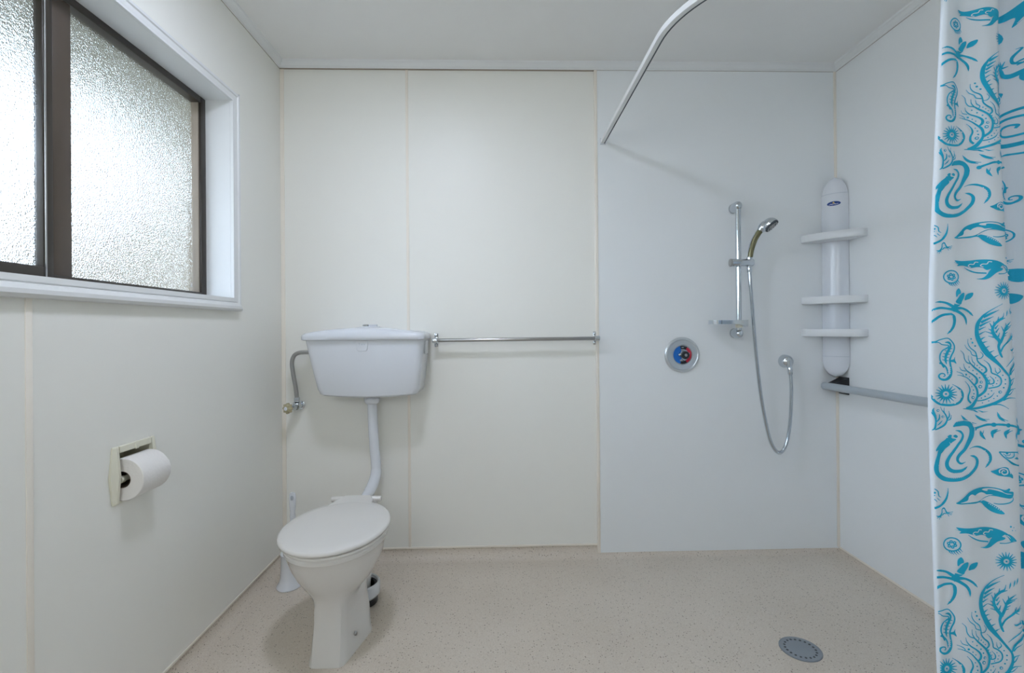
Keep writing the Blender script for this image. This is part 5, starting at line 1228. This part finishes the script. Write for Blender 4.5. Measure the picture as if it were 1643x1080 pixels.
P2 403 9364 399 9352 388 9345 375 9345 365 9353 362 9365 367 9376 377 9383 390 9383 400 9376
P2 262 9224 257 9212 247 9205 234 9205 224 9212 221 9224 226 9236 236 9243 249 9243 259 9235
P2 -17 9227 -22 9215 -32 9208 -45 9208 -55 9216 -58 9227 -53 9239 -43 9246 -30 9246 -20 9239
P2 -165 9335 -169 9323 -180 9316 -193 9317 -202 9324 -206 9336 -201 9347 -190 9354 -178 9354 -168 9347
S1 1379 11461 3 1224 11374 11 1083 11273 20 971 11158 42 887 11014 70 854 10840 77 867 10695 87 917 10551 98 1008 10363 107 1117 10218 84 1227 10087 56 1336 9943 39 1424 9813 31 1438 9684 42 1406 9541 53 1313 9371 61 1142 9244 56 914 9148 50 660 9094 42 410 9097 6
S1 1001 11158 42 1148 11246 30 1295 11323 3
S1 948 11042 39 1065 11112 28 1180 11171 3
S1 921 10955 34 1025 11020 24 1129 11073 3
S1 900 10869 25 966 10910 18 1031 10940 3
S1 901 10767 23 963 10809 16 1025 10839 3
S1 923 10652 28 966 10686 20 1009 10709 3
S1 932 10565 28 986 10592 20 1039 10607 3
S1 968 10435 28 1023 10476 20 1077 10506 3
S1 1020 10319 31 1086 10368 22 1152 10405 3
S1 1087 10204 31 1157 10259 22 1227 10303 3
S1 1297 10245 22 1260 10346 42 1239 10490 48 1262 10606 62 1181 10736 68 1145 10867 51 1191 10997 39 1295 11098 37 1366 11155 20 1395 11257 4
S1 1148 10910 31 1104 11026 3
S1 1158 10838 31 1073 10896 3
S1 1183 10765 31 1024 10832 3
S1 1237 10678 31 1062 10730 3
S1 1181 10953 31 1174 11069 3
S1 1246 11040 31 1277 11170 3
S1 1192 10895 31 1257 10982 3
S1 1201 10808 31 1267 10909 3
S1 1239 10707 31 1276 10808 3
S1 1310 11097 31 1417 11140 3
S1 1275 10577 56 1344 10720 48 1383 10850 42 1433 10937 34 1513 11009 20 1583 11059 3
S1 1367 10836 28 1315 10952 3
S1 1382 10836 28 1490 10893 3
S1 1416 10908 28 1600 10979 3
S1 1362 10764 28 1455 10821 3
S1 1433 10937 28 1424 11024 3
S1 1344 10720 28 1421 10749 3
S1 1399 10865 28 1553 10936 3
S1 1261 10360 31 1344 10504 25 1455 10604 28 1535 10676 42 1613 10733 25 1680 10834 4
S1 1535 10676 25 1572 10791 3
S1 1535 10676 25 1656 10711 3
S1 1535 10676 25 1629 10631 3
S1 1535 10676 25 1547 10748 3
S1 1535 10676 25 1690 10761 3
S1 1489 11314 3 1477 11256 23 1454 11176 7
S1 1577 11365 3 1566 11306 23 1542 11227 7
S1 1645 11415 3 1634 11357 23 1610 11277 7
S1 1372 10033 6 1499 10154 17 1640 10253 17 1733 10310 4
S1 1433 9838 20 1486 9967 36 1582 10067 48 1706 10137 67 1768 10166 28
S1 1435 9652 20 1478 9738 17 1585 9779 3
S1 1376 9438 20 1456 9523 17 1599 9547 3
S1 1262 9283 20 1384 9338 17 1569 9329 3
S1 1329 9396 20 1420 9424 17 1515 9523 3
S1 1417 9595 20 1487 9652 17 1555 9780 3
S1 1464 9852 20 1529 9938 17 1682 10008 3
S1 989 9172 20 1197 9191 17 1368 9097 3
S1 1503 10427 4 1539 10405 28 1623 10441 22 1687 10512 14
S1 1577 10419 14 1668 10440 20 1713 10454 3
S1 1586 10340 3 1662 10354 14 1724 10389 4
S1 642 10666 3 636 10565 13 688 10463 17 787 10376 20 817 10275 20 825 10174 22 887 10088 25 971 10015 28 983 9936 28 917 9880 22
S1 552 10537 3 599 10450 13 683 10384 15 715 10305 15 810 10275 15
S1 898 10375 3 945 10303 14 903 10231 14 828 10218 11
S1 440 10408 3 510 10335 13 525 10220 15 579 10134 17 666 10104 20 735 10032 28 833 9945 31 916 9858 36 968 9743 42 975 9629 48 937 9500 48 858 9416 45 765 9360 50
S1 626 10291 3 627 10191 13 666 10111 17
S1 698 10262 4 714 10161 14 762 10103 14 736 10046 11
S1 496 10106 3 512 10020 14 581 9933 22 694 9860 25 777 9774 34 779 9688 39 723 9624 25
S1 395 10035 3 435 9963 13 537 9941 13
S1 322 9929 3 416 9899 13 472 9855 13 456 9831 11
S1 332 9850 3 442 9834 13 571 9776 18 681 9660 25 756 9560 36 778 9445 36 756 9332 45 698 9233 61 619 9148 70 484 9107 25
S1 500 9712 3 576 9619 17 605 9504 25 561 9391 28 555 9291 36 609 9219 34
S1 952 10188 3 1036 10101 17 1072 9985 20 1082 9899 20 1168 9855 22 1237 9783 22 1245 9683 20 1180 9598 20 999 9550 20
S1 1148 10013 3 1157 9927 14 1191 9870 11
S1 1215 10013 4 1240 9941 17 1184 9884 17
S1 932 9872 17 984 9771 17 1023 9685 20 1013 9650 17 1096 9663 20 1108 9742 17 1040 9828 4
S1 1104 9456 3 1031 9357 17 894 9287 20 759 9267 17
P1 739 10668 734 10657 724 10650 712 10650 703 10657 700 10668 704 10679 714 10686 726 10686 736 10679
P1 767 10581 762 10567 749 10559 735 10559 723 10568 720 10581 725 10595 737 10603 752 10603 763 10594
P1 819 10505 814 10494 803 10486 790 10487 780 10494 777 10506 782 10518 793 10525 806 10525 815 10517
P1 638 10029 635 10020 627 10015 618 10015 611 10020 609 10029 612 10037 620 10042 629 10042 636 10037
P1 724 9950 720 9941 712 9935 701 9936 694 9941 691 9951 695 9960 703 9965 713 9965 721 9960
P1 809 9874 805 9863 796 9857 785 9857 776 9864 774 9874 778 9884 787 9890 798 9890 806 9884
P1 864 9787 860 9776 850 9770 838 9770 829 9776 826 9787 830 9798 840 9805 852 9805 861 9798
P1 563 9862 558 9848 545 9840 531 9840 519 9849 516 9862 521 9876 533 9884 548 9884 559 9875
P1 632 9808 628 9800 621 9795 612 9795 605 9800 602 9808 606 9817 613 9822 623 9822 630 9817
P1 686 9752 683 9744 676 9740 668 9740 661 9744 659 9752 662 9760 669 9764 677 9764 684 9759
P1 826 10063 822 10054 815 10049 805 10049 798 10054 796 10063 799 10071 807 10076 816 10076 823 10071
P1 869 10016 865 10009 859 10004 850 10004 844 10009 842 10016 845 10024 852 10029 860 10029 866 10024
P1 914 9966 911 9958 904 9953 896 9953 890 9958 887 9966 891 9973 897 9978 906 9978 912 9973
P1 985 9847 982 9840 975 9835 967 9835 960 9840 958 9848 961 9855 968 9860 976 9860 983 9855
P1 1020 9793 1017 9786 1011 9782 1004 9782 998 9786 996 9793 999 9800 1005 9804 1012 9804 1018 9799
P1 1047 9735 1044 9728 1037 9723 1029 9723 1022 9728 1020 9735 1023 9743 1030 9747 1039 9747 1045 9743
P1 1157 9791 1155 9784 1148 9780 1141 9780 1135 9785 1134 9791 1136 9798 1143 9802 1150 9802 1155 9798
P1 1190 9726 1187 9720 1181 9716 1174 9716 1168 9720 1166 9727 1169 9733 1175 9737 1183 9737 1188 9733
P1 1171 9658 1168 9650 1161 9646 1152 9646 1146 9651 1144 9658 1147 9666 1154 9670 1162 9670 1169 9666
P1 1098 9613 1095 9605 1088 9601 1080 9601 1074 9606 1072 9613 1075 9621 1082 9625 1090 9625 1096 9621
P1 1299 9847 1295 9838 1287 9832 1277 9832 1269 9838 1266 9847 1270 9857 1279 9862 1289 9862 1296 9856
P1 1350 9750 1346 9740 1336 9733 1324 9733 1315 9740 1312 9751 1316 9762 1326 9768 1338 9768 1347 9761
P1 1341 9656 1337 9647 1329 9641 1318 9641 1311 9647 1308 9656 1312 9666 1321 9671 1331 9671 1338 9665
P1 1305 9571 1301 9560 1291 9553 1279 9553 1270 9560 1267 9571 1271 9582 1281 9589 1293 9588 1302 9582
P1 1070 9496 1066 9488 1059 9483 1049 9483 1042 9488 1040 9496 1044 9505 1051 9510 1060 9510 1067 9505
P1 1009 9421 1005 9413 998 9408 988 9408 981 9413 979 9422 982 9430 990 9435 999 9435 1006 9430
P1 946 9369 942 9359 933 9353 922 9353 913 9360 911 9370 915 9380 924 9386 935 9386 943 9379
P1 867 9330 863 9322 856 9317 847 9317 840 9322 837 9331 841 9339 848 9344 858 9344 865 9339
P1 1168 9381 1165 9373 1157 9367 1148 9368 1141 9373 1139 9381 1142 9390 1150 9395 1159 9395 1166 9389
P1 1101 9325 1098 9317 1091 9313 1083 9313 1077 9317 1075 9325 1078 9332 1085 9337 1093 9337 1099 9332
P1 1004 9269 1001 9261 994 9257 986 9257 980 9262 978 9269 981 9277 988 9281 996 9281 1002 9276
P1 880 9223 877 9216 871 9211 862 9211 856 9216 854 9224 857 9231 864 9236 872 9236 878 9231
P1 668 9586 665 9579 658 9574 650 9574 643 9579 641 9587 644 9594 651 9599 659 9599 666 9594
P1 703 9510 699 9501 691 9495 681 9496 673 9501 670 9511 674 9520 683 9525 693 9525 700 9519
P1 711 9427 707 9417 698 9411 687 9411 678 9418 675 9428 679 9438 689 9444 700 9444 708 9438
P1 903 9687 896 9668 879 9657 859 9657 843 9669 838 9687 846 9706 863 9717 883 9717 898 9705
P2 887 9687 883 9677 875 9672 865 9672 857 9678 855 9687 858 9696 867 9702 877 9702 885 9696
P1 885 9587 876 9563 854 9549 828 9549 809 9564 802 9588 812 9611 833 9625 859 9625 879 9610
P2 864 9587 860 9575 849 9568 836 9568 826 9576 823 9587 828 9599 838 9606 851 9606 861 9599
P1 702 9344 694 9322 674 9309 650 9309 632 9323 626 9344 635 9366 655 9379 678 9379 697 9365
P2 683 9344 679 9333 669 9326 657 9326 648 9333 645 9344 649 9355 659 9362 671 9361 680 9355
P1 1247 9471 1239 9451 1220 9439 1198 9439 1181 9452 1176 9472 1184 9492 1203 9504 1225 9504 1242 9492
P2 1229 9472 1225 9462 1216 9455 1205 9456 1196 9462 1194 9472 1198 9482 1207 9488 1218 9488 1227 9482
S1 -169 10593 34 -87 10603 28 -26 10635 17 49 10663 17 176 10687 17 247 10633 20 307 10524 22 293 10409 25 242 10309 25 202 10209 28 200 10109 28 214 9980 31 200 9865 48 143 9780 56 67 9745 42 -20 9768 31 -48 9832 28 -5 9882 22 61 9881 20 80 9838 17 42 9817 14
S1 -88 10588 20 -14 10592 14 50 10548 17 130 10533 17 189 10525 17 163 10468 20 64 10411 20 6 10311 22 -1 10197 22 38 10110 25 100 10045 25 132 9966 25 141 9866 20
S1 119 10591 8 193 10590 37 233 10525 28 182 10410 48 131 10310 51 110 10196 42 126 10095 8
S1 199 10453 22 129 10474 4
S1 199 10453 22 264 10447 4
S1 173 10389 22 103 10410 4
S1 173 10389 22 238 10383 4
S1 140 10325 22 70 10345 4
S1 140 10325 22 204 10318 4
S1 116 10253 22 46 10274 4
S1 116 10253 22 181 10247 4
S1 112 10181 22 42 10202 4
S1 112 10181 22 176 10175 4
F1 212 10188 273 10208 306 10266 305 10201 329 10108 269 10144 210 10152
F1 18 10154 -28 10111 15 10089 48 10024 77 10024 87 10067
S2 143 10023 13 200 10026 13
S2 141 9978 13 197 9980 13
S2 138 9932 13 194 9934 13
S2 135 9886 13 191 9888 13"""
PRINT_SIDE = """S1 2677 14943 36 2596 14913 30 2525 14915 18 2443 14906 18 2314 14868 18 2267 14783 21 2252 14652 24 2309 14549 27 2394 14477 27 2470 14400 30 2509 14305 30 2545 14175 33 2601 14073 51 2687 14018 60 2773 14020 45 2847 14082 33 2850 14157 30 2790 14185 24 2727 14153 21 2725 14103 18 2769 14100 15
S1 2602 14899 21 2530 14868 15 2486 14796 18 2416 14743 18 2363 14708 18 2409 14666 21 2525 14659 21 2617 14590 24 2667 14484 24 2663 14383 27 2628 14291 27 2627 14201 27 2657 14101 21
S1 2405 14804 9 2335 14768 39 2321 14687 30 2413 14602 51 2499 14530 54 2562 14431 45 2585 14327 9
S1 2380 14635 24 2438 14687 5
S1 2380 14635 24 2322 14598 5
S1 2429 14586 24 2488 14638 5
S1 2429 14586 24 2371 14549 5
S1 2485 14540 24 2544 14592 5
S1 2485 14540 24 2427 14503 5
S1 2535 14483 24 2593 14535 5
S1 2535 14483 24 2476 14446 5
S1 2566 14416 24 2624 14469 5
S1 2566 14416 24 2507 14380 5
F1 2468 14375 2403 14366 2350 14405 2375 14344 2388 14244 2431 14307 2484 14342
F1 2665 14433 2725 14415 2693 14374 2686 14296 2658 14282 2633 14318
S2 2595 14250 14 2541 14226 14
S2 2615 14208 14 2561 14184 14
S2 2635 14165 14 2581 14141 14
S2 2655 14123 14 2601 14099 14
S1 2764 13202 23 2756 13165 23 2739 13131 23 2712 13100 23 2678 13076 23 2639 13059 23 2596 13050 23 2553 13050 23 2512 13059 23 2475 13077 23 2445 13101 23 2422 13132 23 2409 13166 23 2407 13203 23 2414 13240 23 2432 13274 23 2459 13305 23 2493 13329 23 2532 13346 23 2574 13355 23 2617 13355 23 2659 13346 23 2696 13329 23 2726 13304 23 2749 13273 23 2761 13239 23 2764 13202 23
S1 2585 13134 20 2579 13120 20 2566 13112 20 2550 13112 20 2538 13121 20 2534 13134 20 2540 13148 20 2553 13157 20 2569 13157 20 2581 13148 20 2585 13134 20
S1 2547 13188 20 2541 13175 20 2528 13166 20 2512 13166 20 2500 13175 20 2496 13189 20 2502 13202 20 2515 13211 20 2531 13211 20 2543 13202 20 2547 13188 20
S1 2573 13257 20 2567 13243 20 2554 13234 20 2538 13234 20 2526 13243 20 2522 13257 20 2528 13271 20 2541 13279 20 2557 13279 20 2569 13270 20 2573 13257 20
S1 2637 13271 20 2631 13257 20 2617 13248 20 2602 13248 20 2589 13257 20 2585 13271 20 2591 13285 20 2605 13293 20 2620 13293 20 2633 13284 20 2637 13271 20
S1 2675 13216 20 2669 13203 20 2655 13194 20 2640 13194 20 2627 13203 20 2623 13217 20 2629 13230 20 2643 13239 20 2658 13239 20 2671 13230 20 2675 13216 20
S1 2649 13148 20 2643 13134 20 2630 13126 20 2614 13126 20 2602 13135 20 2598 13148 20 2604 13162 20 2617 13171 20 2633 13171 20 2645 13162 20 2649 13148 20
S1 2499 13056 21 2455 13035 18 2403 12993 3
S1 2466 13086 21 2422 13066 18 2370 13024 3
S1 2443 13127 21 2399 13107 18 2347 13065 3
S1 2432 13175 21 2389 13154 18 2337 13112 3
S1 2435 13225 21 2392 13204 18 2340 13162 3
S1 2451 13273 21 2408 13252 18 2356 13210 3
S1 2385 12485 6 2457 12501 33 2502 12578 18 2511 12656 15 2558 12687 24 2586 12640 18 2614 12578 30 2646 12585 15 2743 12608 3
S1 2613 12575 12 2724 12562 3
S1 2613 12575 12 2706 12531 3
S1 2613 12575 12 2656 12500 3
S1 2457 12497 13 2370 12501 3
S1 2457 12497 13 2382 12446 3
S1 2457 12497 13 2428 12423 3
S1 2457 12497 13 2478 12454 3
S1 2506 12516 12 2549 12562 18 2604 12554 12
S1 2374 11839 34 2369 11820 34 2358 11803 34 2342 11791 34 2323 11784 34 2303 11785 34 2285 11791 34 2271 11804 34 2262 11821 34 2260 11840 34 2264 11859 34 2275 11875 34 2291 11888 34 2311 11894 34 2330 11894 34 2348 11887 34 2363 11875 34 2372 11858 34 2374 11839 34
P1 2331 11839 2328 11831 2320 11826 2311 11826 2305 11831 2302 11839 2306 11847 2313 11852 2322 11852 2329 11847
S1 2380 11833 20 2450 11825 4
S1 2373 11812 20 2434 11782 4
S1 2358 11794 20 2404 11745 4
S1 2339 11782 20 2364 11719 4
S1 2317 11777 20 2318 11708 4
S1 2295 11779 20 2272 11713 4
S1 2276 11789 20 2231 11733 4
S1 2261 11804 20 2200 11766 4
S1 2253 11824 20 2184 11808 4
S1 2253 11846 20 2184 11853 4
S1 2261 11867 20 2199 11897 4
S1 2275 11884 20 2229 11934 4
S1 2294 11896 20 2270 11959 4
S1 2316 11902 20 2316 11970 4
S1 2338 11899 20 2362 11965 4
S1 2358 11890 20 2403 11945 4
S1 2372 11874 20 2433 11913 4
S1 2380 11854 20 2449 11871 4
P1 2670 11282 2653 11239 2613 11212 2566 11213 2530 11240 2519 11283 2536 11326 2576 11353 2623 11353 2659 11326
P1 2617 11152 2600 11109 2560 11082 2513 11083 2477 11110 2466 11153 2483 11196 2523 11223 2570 11222 2606 11195
P1 2508 11099 2490 11056 2450 11029 2404 11030 2367 11057 2356 11100 2373 11143 2413 11170 2460 11169 2496 11142
P1 2405 11153 2388 11110 2348 11084 2301 11084 2265 11111 2254 11155 2271 11198 2311 11224 2358 11224 2394 11197
P1 2370 11284 2353 11241 2313 11214 2266 11215 2230 11242 2219 11285 2236 11328 2276 11355 2323 11355 2359 11328
P1 2423 11414 2406 11371 2366 11344 2319 11345 2283 11372 2272 11415 2289 11459 2329 11485 2376 11485 2412 11458
P1 2533 11468 2516 11424 2476 11398 2429 11398 2393 11425 2381 11469 2399 11512 2439 11539 2486 11538 2522 11511
P1 2636 11413 2618 11370 2578 11343 2531 11343 2495 11370 2484 11414 2501 11457 2541 11484 2588 11484 2624 11456
F1 2567 11683 2603 11745 2699 11760 2822 11697 2780 11559 2665 11498 2592 11591
S1 2555 9708 38 2549 9682 38 2537 9659 38 2518 9640 38 2494 9626 38 2468 9619 38 2441 9619 38 2416 9627 38 2395 9641 38 2378 9661 38 2369 9684 38 2367 9710 38 2372 9735 38 2385 9759 38 2404 9778 38 2428 9792 38 2454 9799 38 2481 9799 38 2506 9791 38 2527 9777 38 2544 9757 38 2553 9733 38 2555 9708 38
P1 2479 9724 2470 9701 2448 9687 2423 9687 2404 9701 2398 9725 2407 9748 2428 9762 2454 9761 2473 9747
P1 2512 9633 2503 9610 2481 9595 2456 9596 2437 9610 2431 9633 2440 9656 2461 9671 2487 9670 2506 9656
P1 2516 9829 2506 9803 2481 9787 2452 9787 2429 9804 2422 9830 2433 9857 2458 9873 2487 9873 2509 9856
P1 2516 9511 2504 9481 2476 9463 2443 9463 2418 9482 2410 9513 2422 9543 2450 9561 2483 9561 2508 9542
F1 2364 8885 2483 8906 2613 8754 2594 8485 2466 8449 2343 8473 2353 8608 2420 8682 2363 8757
F1 2503 12244 2549 12337 2678 12367 2867 12336 2847 12056 2704 12057 2569 12166
S2 2646 12352 21 2616 12275 24 2651 12197 21
F1 2592 18714 2690 18789 2907 18907 3084 19056 3215 19142 3407 19186 3386 18891 3195 18847 3098 18657 2928 18456 2975 18687 2828 18664 2680 18631 2609 18668
S2 3110 18972 43 3153 18846 51 3089 18678 31 2985 18530 6
F1 2567 18746 2584 18903 2686 19031 2663 18841
P1 2802 18235 2768 18146 2689 18091 2597 18090 2526 18144 2503 18232 2538 18321 2616 18376 2709 18377 2780 18323
S1 2653 17484 39 2710 17402 78 2743 17278 94 2853 17227 109 2980 17269 98 3151 17343 78
S1 3000 17259 78 2989 17093 86 3083 16970 78
S1 2714 17464 47 2650 17588 6
S1 2714 17464 47 2706 17640 6
S1 2714 17464 47 2799 17641 6
S1 2714 17464 47 2841 17496 6
S1 2940 17881 8 3001 17861 23 2896 17694 39 2896 17548 39 2995 17487 27
S1 2895 17527 20 3023 17580 27 3127 17592 16
S1 2932 17465 20 3038 17508 27 3123 17529 16
S1 2410 16019 39 2575 16183 54 2747 16297 58 2916 16345 62 3080 16329 54
S1 2340 15447 12 2395 15651 50 2416 15814 54 2498 15958 54 2651 16091 54 2821 16164 54 3025 16144 54
S1 2382 15610 39 2405 15498 77 2567 15468 97 2772 15469 97 3020 15480 89
S1 2852 15877 27 2878 15949 39 2787 15979 35 2670 15917 43 2620 15795 46 2666 15713 50 2829 15697 50 3036 15715 46
S1 2600 15204 6 2736 15245 39 2960 15215 46
F1 2434 16531 2469 16737 2577 16820 2722 16821 2682 16697 2641 16553
S2 2664 16666 14 2654 16627 14 2633 16593 14 2604 16571 14 2570 16563 14 2537 16571 14 2511 16593 14 2494 16626 14 2490 16665 14 2500 16705 14 2521 16738 14 2550 16761 14 2584 16769 14 2617 16761 14 2643 16739 14 2660 16706 14 2664 16666 14"""

PER = .600
DRIFT = {-2: -.060, -1: -.032, 0: 0.0, 1: .047}
def cr1(vals, closed, n):
    out = []; m = len(vals)
    rng = range(m) if closed else range(m - 1)
    for i in rng:
        g = (lambda k: vals[k % m]) if closed else (lambda k: vals[max(0, min(m - 1, k))])
        p0, p1, p2, p3 = g(i - 1), g(i), g(i + 1), g(i + 2)
        for k in range(n):
            t = k / n
            out.append([0.5 * (2 * b + (c - a) * t + (2 * a - 5 * b + 4 * c - d) * t * t + (3 * b - a - 3 * c + d) * t ** 3) for a, b, c, d in zip(p0, p1, p2, p3)])
    if not closed: out.append(list(vals[-1]))
    return out
def parse(txt):
    """strokes and filled shapes of the print: polygons in the plane of the cloth, metres"""
    shapes = []
    for ln in txt.strip().split('\n'):
        h, *v = ln.split(); v = [int(a) for a in v]; k, c = h[0], int(h[1])
        if k == 'S':
            pts = [(1 + v[i] / 1e4, v[i + 1] / 1e4, v[i + 2] / 1e4) for i in range(0, len(v), 3)]
            P_ = cr1(pts, False, 5 if len(pts) > 2 else 2); L_, R2 = [], []
            for i, p in enumerate(P_):
                a, b = P_[max(i - 1, 0)], P_[min(i + 1, len(P_) - 1)]; dx, dz = b[0] - a[0], b[1] - a[1]; l = math.hypot(dx, dz) or 1; w_ = max(.00055, p[2] / 2 * (1.32 if p[2] < .004 else 1.08))
                L_.append((p[0] - dz / l * w_, p[1] + dx / l * w_)); R2.append((p[0] + dz / l * w_, p[1] - dx / l * w_))
            shapes.append((c, L_ + R2, [(i, i + 1, len(L_) + i + 1, len(L_) + i) for i in range(len(L_) - 1)]))
        else:
            pts = [(1 + v[i] / 1e4, v[i + 1] / 1e4) for i in range(0, len(v), 2)]
            if k == 'F': pts = [tuple(q) for q in cr1(pts, True, 4)]
            tr_ = tessellate_polygon([[Vector((a, b, 0)) for a, b in pts]])
            if not tr_: continue
            shapes.append((c, pts, [tuple(t) for t in tr_]))
    return shapes
pv, pf, pm = [], [], []
def lay(shapes, fn, clip, du, dz, base):
    n = 0
    for c, pts, faces in shapes:
        n += 1; off = base + (.0006 if c == 2 else 0) + n * 4e-7
        P_ = [(x + du, z + dz) for x, z in pts]
        for f in faces:
            t = [P_[i] for i in f]
            if not any(clip(x, z) for x, z in t): continue
            todo = [t] if len(t) == 3 else ([t] if max(math.hypot(t[0][0] - q[0], t[0][1] - q[1]) for q in t) < .008 else [t[:3], [t[0]] + t[2:]])
            while todo:          # small pieces follow the folds of the cloth
                t = todo.pop()
                if len(t) == 3:
                    e = [(math.hypot(t[a][0] - t[(a + 1) % 3][0], t[a][1] - t[(a + 1) % 3][1]), a) for a in range(3)]; l, a = max(e)
                    if l > .008:
                        p, q, r = t[a], t[(a + 1) % 3], t[(a + 2) % 3]; m = ((p[0] + q[0]) / 2, (p[1] + q[1]) / 2)
                        todo += [[p, m, r], [m, q, r]]; continue
                i0 = len(pv)
                pv.extend(fn(x, z, off) for x, z in t); pf.append(tuple(range(i0, i0 + len(t)))); pm.append(0 if c == 1 else 1)
FS, SS = parse(PRINT_FRONT), parse(PRINT_SIDE)
inz = lambda z: ZL0 < z < ZL1
for k in (-2, -1, 0, 1):
    lay(FS, front, lambda x, z: inz(z) and xleft(z) + .0005 < x < xfold(z) - .0005, DRIFT[k], k * PER, .0012)
    lay(FS, side, lambda x, z: inz(z) and xfold(z) + .165 < x < XE - .008, .27, k * PER + .13, .0016)
for k in (-1, 0):
    lay(SS, side, lambda x, z: inz(z) and xfold(z) - .018 < x < xfold(z) + .165 and (k == 0 or z < .86), 0, k * PER, .0016)
me = bpy.data.meshes.new('print'); o_ = ORIG[cur.name]
me.from_pydata([p - o_ for p in pv], [], pf); me.polygons.foreach_set('material_index', pm)
pr_ = link('print', me, [M['ink'], M['cloth']], cur)
# gliders under the track
for i in range(9):
    x = 1.075 + i * .052
    bm = bmesh.new(); bx(bm, x - .003, x + .003, 1.128, 1.136, 1.948, 1.9790, bev=.001); ob('curtain_hook', bm, M['plastic'], cur)

# ================================================================== CEILING LAMP (above the camera)
LX, LY = -.35, 1.22
cl = tag(empty('ceiling_lamp', (LX, LY, ZC)), 'flat round white ceiling light between the window and the curtain', 'lamp')
bm = bmesh.new(); lathe(bm, [(.150, 0), (.155, .004), (.155, .024), (.148, .030), (.103, .030), (.101, .024)], (LX, LY, ZC), (0, 0, -1), 48); ob('lamp_base', bm, M['plastic'], cl)
bm = bmesh.new(); lathe(bm, [(.100, .0245), (.100, .0285), (.099, .0295)], (LX, LY, ZC), (0, 0, -1), 48); ob('diffuser', bm, M['lamp'], cl)

# unlabelled meshes of the setting keep kind = structure; parts carry nothing
